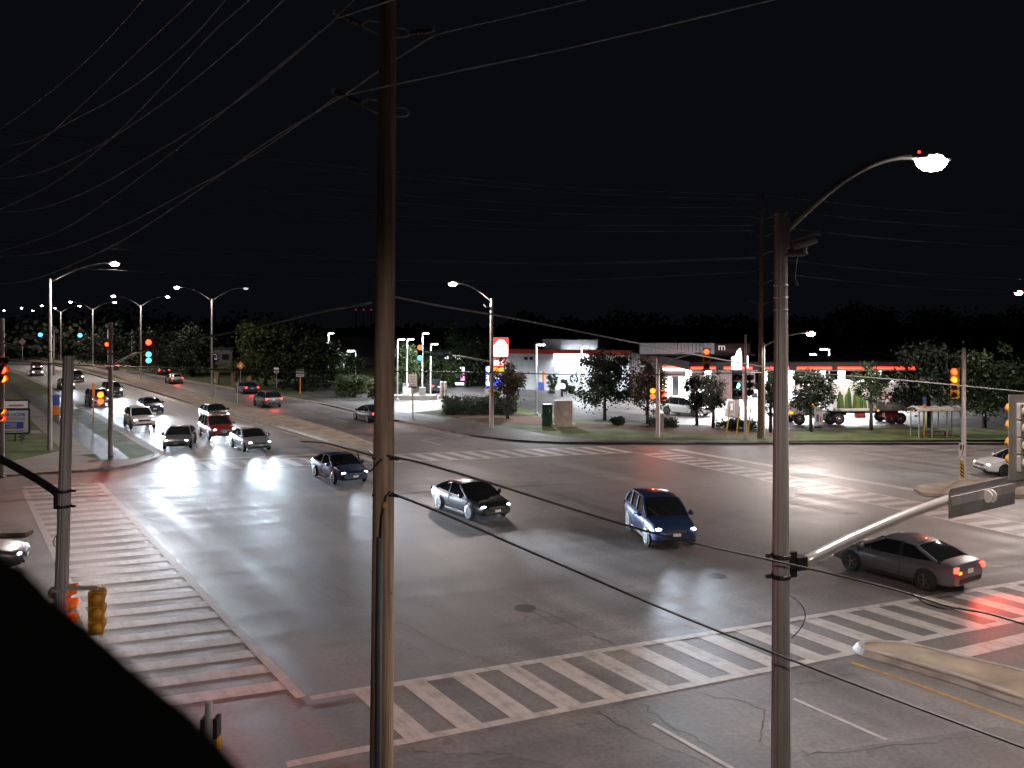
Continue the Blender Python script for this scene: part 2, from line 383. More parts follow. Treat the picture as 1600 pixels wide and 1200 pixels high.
# concrete slabs of the walk
def edge_at(poly, sv):
    q = [st_of(G(*p, KZ)) for p in poly]
    for (s0, t0_), (s1_, t1_) in zip(q, q[1:]):
        if s0 <= sv <= s1_ or sv <= s0: return t0_+(t1_-t0_)*(sv-s0)/(s1_-s0)
    return q[-1][1]
W0 = [(97, 703), (45, 654), (0, 617), (-40, 588)]; W1 = [(160, 719), (112, 681), (56, 637), (0, 598)]
sv = 64.5
while sv < 112:
    c = [A*q+B*edge_at(w_, q) for q, w_ in ((sv, W0), (sv, W1), (sv+1.77, W1), (sv+1.77, W0))]
    MB().prism([(p.x, p.y) for p in c], KZ-.02, KZ+.012+random.uniform(-.003, .003)).build('paving_slab', CONC2, walk); sv += 1.8
sheet('driveway_apron', [G(x, y, z1) for x, y in [(73, 625.5), (90, 635.5), (127, 640), (118, 630), (95, 619)]], z1+.004, PATHA, pave)
sheet('walkway', [G(x, y, z1) for x, y in [(0, 679), (66, 677), (60, 672), (0, 674)]], z1+.003, CONC2, walk)
# north median
ml = [(576, 706), (520, 693), (460, 675), (400, 658), (340, 641), (300, 631.5), (215, 606), (130, 582), (60, 565), (0, 552)]
mr = [(612, 706), (585, 696), (540, 679), (480, 660.5), (440, 650), (380, 635), (330, 622), (250, 600), (190, 585), (100, 566), (40, 554), (0, 547)]
mp_ = [G(*p) for p in ml]+[G(*p) for p in mr[::-1]]+[G(602, 712), G(588, 712)]
slab('median', mp_, -.05, .15, MEDC)
slab('median_turf', [G(x, y, .15) for x, y in [(205, 597), (130, 578.5), (60, 562.5), (0, 551), (0, 548.5), (40, 556), (100, 568), (180, 586)]], .1, .16, GRASSG)
medr = struct(kerb('kerb', [G(*p) for p in mr], .2, .165, m=CONC)); kerb('kerb', [G(*p) for p in ml[::-1]], .2, .165, m=CONC)
# south median
sm = [(1338, 1012), (1360, 1008), (1420, 1012), (1500, 1031), (1600, 1055), (1720, 1088), (1900, 1137), (2300, 1247), (2300, 1382), (1900, 1222), (1720, 1150), (1600, 1102), (1500, 1068), (1400, 1038), (1350, 1024)]
slab('median', [G(*p) for p in sm], -.05, .15, MEDC); kerb('kerb', [G(*sm[i]) for i in (7, 6, 5, 4, 3, 2, 1, 0, 14, 13, 12, 11, 10, 9, 8)], .2, .162, m=CONC)
# east and west medians
em = [(1428, 767), (1440, 761), (1500, 754), (1640, 745), (1640, 778), (1500, 778), (1440, 774)]
slab('median', [G(*p) for p in em], -.05, .15, MEDC)
wm = [(52, 833), (40, 825), (0, 822), (-140, 822), (-140, 846), (0, 839), (40, 838)]
slab('median', [G(*p) for p in wm], -.05, .15, MEDC)
# north-east corner
ner = [G(40, 551), G(100, 562), G(300, 597), G(480, 628), G(560, 645), G(620, 658), G(690, 673), G(740, 681.5), G(800, 688), G(870, 691.5), G(950, 692.5), G(1030, 692.5), G(1200, 692.5), G(1400, 692.5), G(1640, 693.5), G(1800, 695)]
nin = [p+Vector((.05, .15, 0)) for p in ner]
slab('verge', nin+[Vector((130, 300, 0)), Vector((-150, 330, 0))], -.05, KZ, GRASSG)
kerb('kerb', ner, gutter=.6)
struct(sheet('parking_lot', [G(x, y, z1) for x, y in [(470, 622), (545, 640), (590, 650), (640, 645), (690, 640), (700, 628), (800, 628), (845, 652), (960, 660), (1100, 664), (1230, 672), (1420, 668), (1800, 668), (1800, 585), (1100, 580), (700, 585), (560, 596), (470, 605)]], z1, LOTA))
struct(sheet('pavement', [G(x, y, z1) for x, y in [(585, 651), (640, 644.5), (680, 649), (740, 658), (800, 669), (860, 680), (930, 687), (1030, 689.5), (1200, 690), (1640, 690.5), (1640, 687), (1230, 686.5), (1000, 691), (870, 690.3), (800, 686.5), (740, 680), (690, 670)]][:11]+[G(x, y, z1) for x, y in [(1640, 692.4), (1200, 691.6), (950, 691.6), (870, 690.5), (800, 687), (740, 680), (690, 671), (620, 656)]], z1+.004, PATHA))
struct(sheet('mulch_bed', [G(x, y, z1) for x, y in [(690, 645), (720, 640), (800, 643), (830, 650), (900, 661), (1000, 664), (1120, 668), (1240, 677), (1238, 683), (1100, 679), (960, 670), (860, 666), (780, 660), (720, 653)]], z1+.006, MULCH))

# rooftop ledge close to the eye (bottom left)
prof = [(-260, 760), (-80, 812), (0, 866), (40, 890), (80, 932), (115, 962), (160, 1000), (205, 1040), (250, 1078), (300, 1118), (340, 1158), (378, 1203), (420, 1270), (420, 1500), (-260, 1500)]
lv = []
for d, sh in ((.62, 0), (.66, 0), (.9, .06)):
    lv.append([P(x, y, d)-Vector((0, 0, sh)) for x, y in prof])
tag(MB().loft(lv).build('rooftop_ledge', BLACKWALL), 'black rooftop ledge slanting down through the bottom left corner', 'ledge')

# ------------------------------------------------------------------ street furniture builders
def octpole(h, r0, r1, n=8, fl=True): return MB().tube([(0, 0, 0), (0, 0, h*.5), (0, 0, h)], [r0, (r0+r1)/2, r1], n)
def luminaire(parent, p, d, lit=E_WHITE, power=None, dot=True, k=1.0, lens=1.45, col=(1, .85, .78), cone=161, blend=.25):
    """cobra head at local p, pointing along local d; a real lamp sits under its lens"""
    d = Vector(d).normalized(); n = Vector((-d.y, d.x, 0)); p = Vector(p); secs = []
    for u, w, h in ((-.12, .05, .05), (0, .09, .07), (.2, .16, .1), (.45, .17, .09), (.62, .1, .05), (.68, .03, .02)):
        secs.append([p+d*u*k+n*w*k*math.cos(a)+Vector((0, 0, h*k*max(math.sin(a), -.25))) for a in (2*math.pi*i/10 for i in range(10))])
    head = MB().loft(secs).build('luminaire_head', STEELW, parent, True)
    c = p+d*.3*k+Vector((0, 0, -.035*k))
    M = Matrix(((d.x, n.x, 0), (d.y, n.y, 0), (0, 0, 1)))
    MB().lathe([(.02, -.12*k), (.1*k, -.1*k), (.15*k, -.05*k), (.17*k, 0), (.15*k, .05*k), (.09*k, .08*k), (.02*k, .09*k)], 14, Matrix(((d.x*1.25*lens, n.x*1.1, 0), (d.y*1.25*lens, n.y*1.1, 0), (0, 0, lens))), c).build('luminaire_lens', lit, head, True)
    if dot: MB().lathe([(.02*k, 0), (.022*k, .035*k), (.01*k, .05*k)], 8, None, p+d*.05*k+Vector((0, 0, .07*k))).build('photocell', E_DOT, head)
    if power:
        lo = light('street_lamp_light', 'SPOT', c+Vector((0, 0, -.2*k)), power, col, parent, (0, 0, -1), .12, cone, blend)
        # wide roadway photometry of a cobra head: more candela at high angles, so the road is lit evenly
        ld = lo.data; ld.use_nodes = True; n_ = ld.node_tree.nodes; l_ = ld.node_tree.links; em = n_['Emission']
        tc = n_.new('ShaderNodeTexCoord'); sx_ = n_.new('ShaderNodeSeparateXYZ'); l_.new(tc.outputs['Normal'], sx_.inputs[0])
        sq = n_.new('ShaderNodeMath'); sq.operation = 'MULTIPLY'; l_.new(sx_.outputs[2], sq.inputs[0]); l_.new(sx_.outputs[2], sq.inputs[1])
        ad = n_.new('ShaderNodeMath'); ad.operation = 'ADD'; l_.new(sq.outputs[0], ad.inputs[0]); ad.inputs[1].default_value = .07
        dv_ = n_.new('ShaderNodeMath'); dv_.operation = 'DIVIDE'; dv_.inputs[0].default_value = 1.0; l_.new(ad.outputs[0], dv_.inputs[1])
        l_.new(dv_.outputs[0], em.inputs['Strength'])
def lamp_post(label, base, top_z, arms, r0=.13, r1=.08, dz=1.2, power=LAMP, m=STEELW, k=1.0, group=None, lits=None, ctrl=.55, powers=None, cone=161):
    """arms: list of horizontal reach vectors"""
    o = thing('street_lamp', label, 'street lamp', base, 0, group)
    smooth_angle(octpole(top_z, r0, r1, 10).build('pole', m, o), 30)
    MB().box((0, 0, .04), (r0*3.2, r0*3.2, .08)).build('base_plate', m, o)
    for i, a in enumerate(arms):
        a = Vector(a); d = a.normalized()
        pts = arc((0, 0, top_z-.25), a*ctrl+Vector((0, 0, top_z+dz*1.02)), a+Vector((0, 0, top_z+dz)), 12)
        MB().tube(pts, [.055*k]*6+[.045*k]*7, 8).build('lamp_arm', m, o, True)
        luminaire(o, a+Vector((0, 0, top_z+dz)), d, (lits or [E_WHITE]*9)[i], (powers[i] if powers else power), k=k, cone=cone)
    return o
def signal(label, loc, face, lit, body=YEL, n=3, sec=.34, backplate=None, name='traffic_signal', vis=None, power=25, back_only=False, group=None, r=.135):
    """lit: {section index from the top: emission material}; face: horizontal facing vector; loc: centre"""
    h = n*sec; o = thing(name, label, 'traffic signal', loc, ang(face), group)
    b = MB()
    for i in range(n):
        z = h/2-(i+.5)*sec
        b.box((-.04, 0, z), (.16, sec*.98, sec*.97))
    hb = b.build('housing', body, o, bevel=.02)
    for i in range(n):
        z = h/2-(i+.5)*sec; M = Matrix(((0, 0, -1), (0, 1, 0), (1, 0, 0)))
        MB().lathe([(sec*.42, 0), (sec*.40, .04), (sec*.30, .09), (sec*.12, .12)], 12, M, (-.12, 0, z)).build('door_dome', body, o, True)
        m = lit.get(i, DLENS); Mx = Matrix(((0, 0, 1), (0, 1, 0), (-1, 0, 0)))
        MB().lathe([(r, 0), (r*.9, .03), (r*.5, .05), (.01, .055)], 16, Mx, (.042, 0, z)).build('lens', m, o, True)
        v = MB(); secs = []
        for x, rr in ((.03, r*1.12), (.16, r*1.12), (.30, r*1.08)):
            secs.append([(x-(.12 if x > .2 and abs(a) > 1.9 else 0), rr*math.sin(a), z+rr*math.cos(a)) for a in (R(-135+270*k/14) for k in range(15))])
        v.loft(secs, False); vo = v.build('visor', vis or body, o, True)
        sd = vo.modifiers.new('thick', 'SOLIDIFY'); sd.thickness = .008
        if i in lit and power:
            c = lit[i].node_tree.nodes['Principled BSDF'].inputs['Emission Color'].default_value
            light('signal_light', 'SPOT', (.34, 0, z-.02), power, tuple(c)[:3], o, (1, 0, -.12), .09, 130, .8)
    if backplate:
        w = sec*.98/2
        bp = MB().box((-.02, w+.075, 0), (.012, .15, h+.3)); bp.box((-.02, -w-.075, 0), (.012, .15, h+.3)); bp.box((-.02, 0, h/2+.075), (.012, 2*w, .15)); bp.box((-.02, 0, -h/2-.075), (.012, 2*w, .15))
        bp.build('backplate', backplate, o)
    return o
UP = Vector((0, 0, 1)); TOCAM = Vector((0, -1, 0))
def tocam(p): v = Vector((-p[0], -p[1], 0)); return v.normalized()

# ------------------------------------------------------------------ foreground: wooden utility pole
wb = Vector((-2.0, 13, 0)); wt = P(606, 0, 13); top = wb+(wt-wb)*(16.2/wt.z)
o = thing('utility_pole', 'tall brown wooden utility pole in the foreground with conduit', 'utility pole', wb)
d = top-wb
pm = MB(); secs = []
for i in range(25):
    t = i/24; rr = .19-.075*t; c = d*t
    secs.append([c+Vector((math.cos(a), math.sin(a), 0))*(rr*(1+.02*math.sin(3*a+t*9)+random.uniform(-.008, .008))) for a in (2*math.pi*k/20 for k in range(20))])
pm.loft(secs).build('pole_shaft', WOOD, o, True)
def onpole(z, dx=0, dy=0): return d*(z/d.z)+Vector((dx, dy, 0))
zc = P(600, 840, 12.8).z
MB().tube([onpole(.0, -.02, -.21), onpole(zc, -.02, -.185)], 0.045, 10).build('conduit', mat('conduit_grey', (.07, .075, .085), .7), o, True)
MB().tube([onpole(zc-.05, -.02, -.185), onpole(zc+.3, .0, -.2), onpole(zc+.62, .07, -.2), onpole(zc+.68, .13, -.17)], .016, 6).build('riser_cable', CABLEM, o, True)
MB().tube([onpole(zc+.45, .03, -.205), onpole(zc+.53, .05, -.205)], .022, 6).build('cable_tag', YEL, o)
for py_, sd in ((40, -1), (48, 1), (163, -1), (172, 1)):
    z = P(600, py_, 13).z; rr = .19-.075*z/d.z
    b = MB(); ends = .32 if py_ != 172 else .3
    if sd < 0: b.tube([onpole(z+.06, -rr), onpole(z+.08, -rr-.16), onpole(z+.02, -rr-.26)], .014, 6).tube([onpole(z-.14, -rr), onpole(z-.03, -rr-.22), onpole(z+.02, -rr-.26)], .014, 6)
    else: b.tube([onpole(z+.04, rr), onpole(z+.03, rr+.14), onpole(z-.01, rr+.19), onpole(z-.06, rr+.2), onpole(z-.09, rr+.16), onpole(z-.1, rr)], .013, 6)
    br = b.build('insulator_bracket', STEELW, o)
    if py_ == 172: continue
    p0 = onpole(z+.02, -rr-.26) if sd < 0 else onpole(z-.03, rr+.2)
    p1 = p0+(Vector((-.40, -.05, .16)) if sd < 0 else Vector((.36, -.05, .02)))
    pts = []; rs = []
    for k in range(15):
        pts.append(p0.lerp(p1, k/14)); rs.append(.05 if k % 2 else .022)
    MB().tube(pts, rs, 10).build('insulator', CERAM, o)
    MB().tube([p1-Vector((0, 0, .02)), p1+Vector((0, 0, .05))], .03, 6).build('wire_clamp', STEELW, o)
for py_ in (715, 772):
    z = P(600, py_, 13).z; b = MB(); b.tube([onpole(z, -.16, -.1), onpole(z, .16, -.12)], .02, 6); b.tube([onpole(z, .15, -.12), onpole(z-.02, .24, -.12)], .015, 6); b.build('cable_clamp', DARKM, o)
for k in range(14):
    z = 4+k*.55+random.uniform(-.2, .2); a = R(random.uniform(200, 340)); rr = .185-.075*z/d.z
    MB().lathe([(.012, 0), (.008, .02)], 6, Matrix(((0, 0, math.cos(a)), (1, 0, math.sin(a)), (0, 1, 0))), onpole(z, rr*math.cos(a), rr*math.sin(a))).build('nail', DARKM, o)

lamp_post('street lamp further down the south road behind the viewpoint', ST(-6, -2), 10.5, [B*3.2], .16, .1, 1.1, LAMP*.32, cone=174)
lamp_post('street lamp on the south east corner beyond the right edge', ST(19, 38), 10.5, [-B*3.2], .16, .1, 1.1, LAMP*1.35)
# foreground street lamp on the right with signal mast arm
b1 = Vector((420*14/F, 14, 0)); o = thing('street_lamp', 'tall fluted metal lamp post in the right foreground with lit lamp and signal arm', 'street lamp', b1)
secs = []
for z, r in ((0, .165), (5, .135), (10.5, .098)):
    ring = []
    for k in range(32):
        a = 2*math.pi*k/32; ring.append(Vector((math.cos(a), math.sin(a), 0))*(r*(1 if k % 4 else .90))+Vector((0, 0, z)))
    secs.append(ring)
smooth_angle(MB().loft(secs).build('pole', STEEL, o), 25)
MB().lathe([(.1, 0), (.104, .02), (.08, .06)], 16, None, (0, 0, 10.5)).build('pole_cap', STEEL, o)
d3 = B*2.85
pts = arc(Vector((.09, 0, 10.25)), d3*.62+Vector((0, 0, 11.72)), d3+Vector((0, 0, 11.62)), 16)
MB().tube(pts, [.062]*6+[.05]*11, 10).build('lamp_arm', STEEL, o, True)
MB().box((.11, 0, 10.2), (.04, .12, .5)).build('arm_bracket', STEEL, o)
luminaire(o, d3+Vector((0, 0, 11.62)), B, E_WHITE, LAMP*1.0, k=1.1, lens=1.35, cone=132, blend=.8)
za = P(1225, 885, 14).z; e = B*5.6; ez = P(1600, 757, 15.6).z
mpts = arc(B*.38+Vector((0, 0, za)), B*3.3+Vector((0, 0, za+(ez-za)*.95)), e+Vector((0, 0, ez+.02)), 16)
MB().tube(mpts, [.095]*4+[.085]*13, 14).build('signal_mast_arm', STEELB, o, True)
MB().box(Vector((0, 0, za+.02))+B*.22, (.14, .10, .42), ang(B)).box(Vector((0, 0, za+.03))+B*.36, (.2, .2, .22), ang(B)).build('arm_mount', DARKM, o, bevel=.012)
for z in (za+.17, za-.16): MB().lathe([(.150, -.035), (.158, -.03), (.158, .03), (.150, .035)], 16, None, (0, 0, z)).box((-.19, 0, z), (.12, .06, .05)).build('mount_band', DARKM, o)
MB().tube(arc((.13, -.05, za-.45), (.62, -.05, za-.75), (.16, -.05, za-1.15), 12), .009, 6).build('hanging_wire_loop', CABLEM, o)
for z in (9.35, 9.15, 8.95): MB().lathe([(.113, -.012), (.117, 0), (.113, .012)], 16, None, (0, 0, z)).build('steel_band', STEELB, o)
b1c = P(1240, 398, 13.8)
o = thing('security_camera', 'grey bullet security camera on the right foreground lamp post', 'security camera', b1c)
MB().tube([(-.13, 0, 0), (.12, 0, 0), (.22, 0, .03)], .03, 8).tube([(.15, 0, .0), (.2, 0, .12)], .03, 8).build('bracket', GREYP, o, True)
MB().tube([(0, 0, .13), (.34, -.05, .25)], [.062, .075], 12).build('camera_body', GREYP, o)
MB().tube([(.34, -.05, .25), (.36, -.053, .257)], [.06, .055], 12).build('camera_lens', BLACKP, o)
MB().tube([(-.03, 0, .22), (.4, -.06, .35)], [.03, .045], 8).build('sun_hood', GREYP, o)
MB().tube([(.05, 0, -.02), (.03, 0, -.2), (.0, -.02, -.36), (.06, 0, -.5)], .02, 6).build('camera_cable', CABLEM, o, True)
# big signal seen from behind at the right edge
sp = P(1599, 683, 15.5)
sg = signal('grey four-lens traffic signal seen from behind at the right edge', sp, Vector((-.12, 1, 0)), {1: E_REDS}, GREYP, 4, .31, GREYP, vis=YEL, power=0)
b_ = P(1531, 776, 15.3)
o = thing('street_name_sign', 'blank grey back of a street sign clamped to the signal arm', 'sign', b_, ang(B))
MB().plate([(-.78, -.25), (.76, -.25), (.78, -.22), (.78, .22), (.75, .27), (-.74, .27), (-.78, .23)], (0, -.05, 0), (1, 0, .1), (0, 0, 1), .012).build('sign_panel', mat('sign_back_grey', (.30, .295, .29), .45, .2), o)
MB().box((.0, -.08, .06), (1.5, .02, .16), 0, Matrix.Rotation(-.1, 3, 'Y')).build('stiffener', STEELW, o)
for x in (.02, .12): MB().lathe([(.11, -.015), (.118, 0), (.11, .015)], 14, Matrix.Rotation(R(90), 3, 'Y'), (x, -.14, .03)).build('clamp_ring', STEELW, o)

# left foreground signal pole
b2 = P(88, 1180, 17); b2.z = 0; top2 = P(107, 556, 17)
o = thing('signal_pole', 'thick fluted metal signal pole on the left with black mast arm', 'signal pole', b2)
dv = top2-b2; secs = []
for t in (0, .5, 1):
    ring = []
    for k in range(32):
        a = 2*math.pi*k/32; ring.append(dv*t+Vector((math.cos(a), math.sin(a), 0))*((.15-.05*t)*(1 if k % 4 else .9)))
    secs.append(ring)
smooth_angle(MB().loft(secs).build('pole', STEEL, o), 25)
MB().lathe([(.1, 0), (.105, .02), (.06, .09)], 16, None, dv).build('pole_cap', DARKM, o)
za2 = P(95, 775, 17).z; q0 = dv*(za2/dv.z)
MB().tube(arc(q0+Vector((-.1, 0, .02)), q0+Vector((-.75, .2, .45)), q0+Vector((-3.2, .8, 1.3)), 12), .075, 12).build('signal_mast_arm', DARKM, o, True)
MB().box(q0+Vector((-.13, 0, -.05)), (.12, .12, .4)).build('arm_mount', DARKM, o, bevel=.012)
for z in (za2+.1, za2-.2): MB().lathe([(.135, -.03), (.14, 0), (.135, .03)], 14, None, dv*(z/dv.z)).box(dv*(z/dv.z)+Vector((.17, 0, 0)), (.1, .05, .04)).build('mount_band', DARKM, o)
MB().tube(arc(q0+Vector((-.1, 0, -.72)), q0+Vector((-.36, 0, -1.0)), q0+Vector((-.06, 0, -1.05)), 8), .008, 6).build('hanging_wire_loop', CABLEM, o)
zb2 = P(95, 919, 17).z
MB().box(dv*(zb2/dv.z)+Vector((.38, 0, 0)), (.7, .06, .06)).box(dv*(zb2/dv.z)+Vector((0, 0, -.02)), (.3, .26, .06)).build('signal_bracket', STEELW, o)
signal('yellow traffic signal seen from behind on the left foreground pole', P(151, 956, 17), Vector((-.3, 1, 0)), {0: E_REDS}, YEL, 3, .29, power=120)
signal('yellow signal with red lit hoods mostly behind the left foreground pole', P(96, 948, 17.35), Vector((1, .35, 0)), {0: E_REDS, 1: E_RED}, YEL, 3, .3, power=260)
# short pedestrian post behind the ledge
pb = P(326, 1098, 13.5)
o = thing('pedestrian_post', 'short silver post with pedestrian signal rising behind the black ledge', 'post', (pb.x, pb.y, 0))
smooth_angle(octpole(pb.z, .06, .055, 12).build('pole', STEELB, o), 30)
MB().lathe([(.056, 0), (.058, .01), (.03, .03)], 12, None, (0, 0, pb.z)).build('pole_cap', STEELW, o)
MB().box((.11, .06, pb.z-.4), (.07, .2, .32)).box((-.1, .06, pb.z-.4), (.05, .2, .3)).build('signal_head', BLACKP, o, bevel=.01)
MB().box((.11, .06, pb.z-.68), (.07, .2, .22)).build('push_button_housing', YEL, o, bevel=.01)

# ------------------------------------------------------------------ street lamps
lb = G(78, 706)
lamp_post('tall single-arm street lamp on the lawn beside the banner sign', lb, 11.9, [B*3.75], .17, .1, 1.15, LAMP*1.3, lits=[E_WHITE], ctrl=.6)
ranks = ['nearest', 'second', 'third', 'fourth', 'fifth', 'sixth']
for i, (x, y) in enumerate(((331, 620), (220, 594), (145, 577), (95, 566), (60, 559), (29, 552))):
    p = G(x, y); k = 1.0
    lamp_post(ranks[i]+' twin-arm street lamp along the concrete road median on the left', p, 11.9, [-B*3.65, B*3.65], .14, .08, 1.35, k=1.0, group='median lamps', powers=[LAMP*.75, LAMP*(.2 if i == 0 else .75)] if i < 4 else [None, None], lits=[E_WHITE, E_WHITE if i else emit_mat('lamp_dim', (.8, .9, 1), .8)])
p7 = G(768, 672)
P7 = lamp_post('street lamp on the far corner with single arm reaching left', p7, 10.9, [Vector((-2.85, -.3, 0))], .2, .12, 1.25, LAMP*.95, ctrl=.55, k=1.15)
ma = MB().tube([Vector((-.15, 0, 5.66)), Vector((-2.4, -.7, 6.1)), Vector((-5.6, -1.6, 6.55))], [.09, .07, .05], 10).build('signal_mast_arm', STEEL, P7, True)
MB().tube([(-.1, 0, 10.15), (-.45, -.1, 10.2)], .03, 6).tube([(-.45, -.1, 10.2), (-.62, -.12, 10.45)], .07, 8).build('detector_camera', GREYP, P7)
MB().box((.02, -.21, 3.1), (.2, .12, .5)).build('push_button', YEL, P7)
signal('red and green lit signal hanging at the far corner lamp arm end', P(656, 551, 69.5), tocam(P(656, 551, 69.5)), {0: E_RED, 2: E_CYAN}, BLACKP, 3, .42, power=60, r=.2)
q = P(689, 552, 69.2); o = thing('street_name_sign', 'dark green street name sign reading Dundas St on the far corner arm', 'sign', q, ang(Vector((1, .14, 0))))
MB().plate([(-.95, -.24), (.95, -.24), (.95, .24), (-.95, .24)], (0, 0, 0), (1, 0, 0), (0, 0, 1), .04).build('sign_panel', SIGNG, o)
SGW = mat('sign_letter_white', (.5, .52, .52), .5)
text('sign_lettering', 'Dundas', .36, SGW, o, (-.33, -.025, 0), (1, 0, 0), (0, 0, 1)); text('sign_lettering', 'St', .2, SGW, o, (.42, -.025, .03), (1, 0, 0), (0, 0, 1))
MB().plate([(0, -.16), (.1, -.06), (.11, .14), (-.11, .14), (-.1, -.06)], (.72, -.025, 0), (1, 0, 0), (0, 0, 1), .01).build('route_shield', SGW, o)
# lamp by the gas station and the one at the right edge
lp = G(1193, 688)
lamp_post('metal lamp post with arm reaching right beside the far wooden pole', lp, 7.35, [Vector((3.45, .6, 0))], .12, .1, .75, LAMP*1.15, k=1.2)
rp_ = P(1640, 470, 60); lamp_post('street lamp at the far right edge with only its head in view', (rp_.x, rp_.y, 0), 10.1, [Vector((-2.0, -.2, 0))], .13, .09, .9, LAMP*.8)

# ------------------------------------------------------------------ signals and poles around the junction
def pole(label, base, h, r=.11, m=STEELW, name='signal_pole', cat='signal pole', arm=None, cap=True):
    o = thing(name, label, cat, base)
    smooth_angle(octpole(h, r, r*.8, 10).build('pole', m, o), 30)
    MB().lathe([(r*.82, 0), (r*.84, .05), (r*.4, .12)], 10, None, (0, 0, h)).build('pole_cap', m, o)
    MB().box((0, 0, .05), (r*3, r*3, .1)).build('base_plate', m, o)
    if arm: MB().tube(arm, .06, 8).build('signal_mast_arm', STEELB, o, True)
    return o
q = G(173, 715)
pole('white metal signal pole standing on the north west pavement corner', q, 8.75, .17, WHITEP if 0 else STEELW, arm=arc((.1, 0, 6.0), (1.3, .3, 6.95), (2.2, .6, 7.0)))
s1 = P(232, 549, 57); signal('signal with red and cyan lit lenses on the arm at left', s1, Vector((.46, -.89, 0)), {0: E_RED, 2: E_CYAN, 3: E_CYAN}, mat('signal_orange', (.45, .09, .02), .5), 4, .40, mat('signal_orange', (1, 1, 1)), r=.18, power=60)
s2 = P(157, 622, 56); signal('glowing orange signal low on the left signal pole', s2, tocam(s2), {0: E_AMB, 1: E_RED}, YEL, 2, .42, r=.19, power=200)
q = G(146, 662); o = thing('sign_post', 'thin post coloured orange as if lit on the boulevard grass behind the glowing signal', 'post', q)
MB().tube([(0, 0, 0), (0, 0, 3.6)], .06, 8).box((0, 0, 3.0), (.25, .03, 1.1)).build('post', SIGNO, o)  # orange glow on the post is put into its colour
q = P(3, 500, 49); o = pole('metal signal pole cut by the left edge of the picture', (q.x, q.y, 0), q.z, .15)
s3 = P(4, 578, 48.6); signal('hooded signal with red and amber lit lenses at the left edge', s3, Vector((1, -.35, 0)), {1: E_RED, 2: E_AMB}, mat('signal_rust', (.3, .07, .03), .5), 3, .5, r=.2, power=60)
s3 = P(2, 648, 48.6); signal('small orange lit signal at the left edge over the banner', s3, Vector((1, -.3, 0)), {0: E_AMB, 1: E_RED}, YEL, 2, .4, r=.15, power=40)
# far junction up the road
fp = P(84, 535, 150); pole('far signal pole up the north road with lit green signals', (fp.x, fp.y, 0), 8.5, .14, arm=arc((0, 0, 6.6), (-1, 0, 7.1), (-2.3, 0, 7.1)))
for (x, y, Y, l, c) in ((63, 523, 148, 'left of two bright cyan far signals up the north road', E_CYAN), (125, 524, 142, 'right of two bright cyan far signals up the north road', E_CYAN), (167, 538, 140, 'small red signal far up the north road', E_RED)):
    q = P(x, y, Y); signal(l, q, tocam(q), {1: c}, BLACKP, 3, .62, r=.34 if c is E_CYAN else .3, power=0)
for (x, b_y, tp, l) in ((125, 575, 521, 'post under the right cyan far signal'), (167, 572, 522, 'post under the small red far signal')):
    q = G(x, b_y); pole(l, (q.x, q.y+12, 0), 7.6, .1)
# NE corner signals
q = G(1028, 686); pole('grey signal pole with orange beacon signal on the far grass corner', q, 6.1, .17, arm=arc((.05, 0, 5.5), (1.4, -.3, 6.4), (3.2, -.5, 6.6)))
s_ = P(1020, 615, 65); signal('bright orange signal on the left of the far grass corner pole', s_, tocam(s_), {0: E_AMB, 1: E_RED}, mat('signal_orange2', (.5, .12, .02), .5), 2, .42, r=.2, power=160)
s_ = P(1036, 618, 65); signal('orange signal on the right of the far grass corner pole', s_, Vector((.6, -.8, 0)), {0: E_RED}, mat('signal_orange2', (1, 1, 1)), 2, .42, r=.14, power=30)
s_ = P(1104, 561, 64.6); signal('yellow signal with red light on top over the gas station trees', s_, tocam(s_), {0: E_RED}, YEL, 3, .55, r=.2, power=120)
q = G(1165, 688); pole('slim metal signal pole carrying dark signals before the bright pumps', q, 7.9, .13)
s_ = P(1152, 602, 64.4); signal('dark backed signal with green lit lens left of the slim pole', s_, Vector((.35, -.9, 0)), {1: E_GREENW}, BLACKP, 3, .62, BLACKP, r=.22, power=20)
s_ = P(1172, 602, 64.9); signal('dark signal seen edge on right of the slim pole', s_, Vector((1, -.2, 0)), {}, BLACKP, 3, .55, BLACKP, r=.2)
# keep-right median post
q = G(1506, 752); KP = pole('median signal post with keep right sign at the right', q, 7.35, .13)
MB().tube([(0, 0, 6.95), (-.3, 0, 6.95)], .025, 6).build('wire_bracket', STEELW, KP)
s_ = P(1492, 599, 47.6); signal('yellow four-lens signal with red lit on the keep right post', s_, Vector((-.62, -.78, 0)), {0: E_RED, 1: E_AMB}, YEL, 4, .43, r=.17, power=120)
q = P(1503, 703, 47.5); o = thing('keep_right_sign', 'white keep right sign with black arrow on the median post', 'sign', q, ang(Vector((1, .45, 0))))
MB().plate([(-.24, -.38), (.24, -.38), (.24, .38), (-.24, .38)], (0, 0, 0), (1, 0, 0), (0, 0, 1), .012).build('sign_panel', mat('sign_pinkish_white', (.6, .52, .5), .5), o)
MB().plate([(-.17, .3), (-.17, .05), (-.1, -.02), (-.03, .05), (-.03, .3)], (0, -.012, 0), (1, 0, 0), (0, 0, 1), .006).build('island_symbol', SIGNB, o)
ap = [(-.02, -.3), (-.02, -.18), (.05, -.06), (.09, .04), (.09, .18)]
MB().tube([(x, -.016, z) for x, z in ap], .022, 4).plate([(.02, .17), (.16, .17), (.09, .31)], (0, -.016, 0), (1, 0, 0), (0, 0, 1), .006).build('arrow_symbol', SIGNB, o)
q = P(1503, 734, 47.4); o = thing('hazard_marker', 'yellow and black striped hazard board under the keep right sign', 'sign', q, ang(Vector((1, .45, 0))))
MB().plate([(-.15, -.47), (.15, -.47), (.15, .47), (-.15, .47)], (0, 0, 0), (1, 0, 0), (0, 0, 1), .012).build('sign_panel', mat('hazard_yellow', (.6, .33, .04), .5), o)
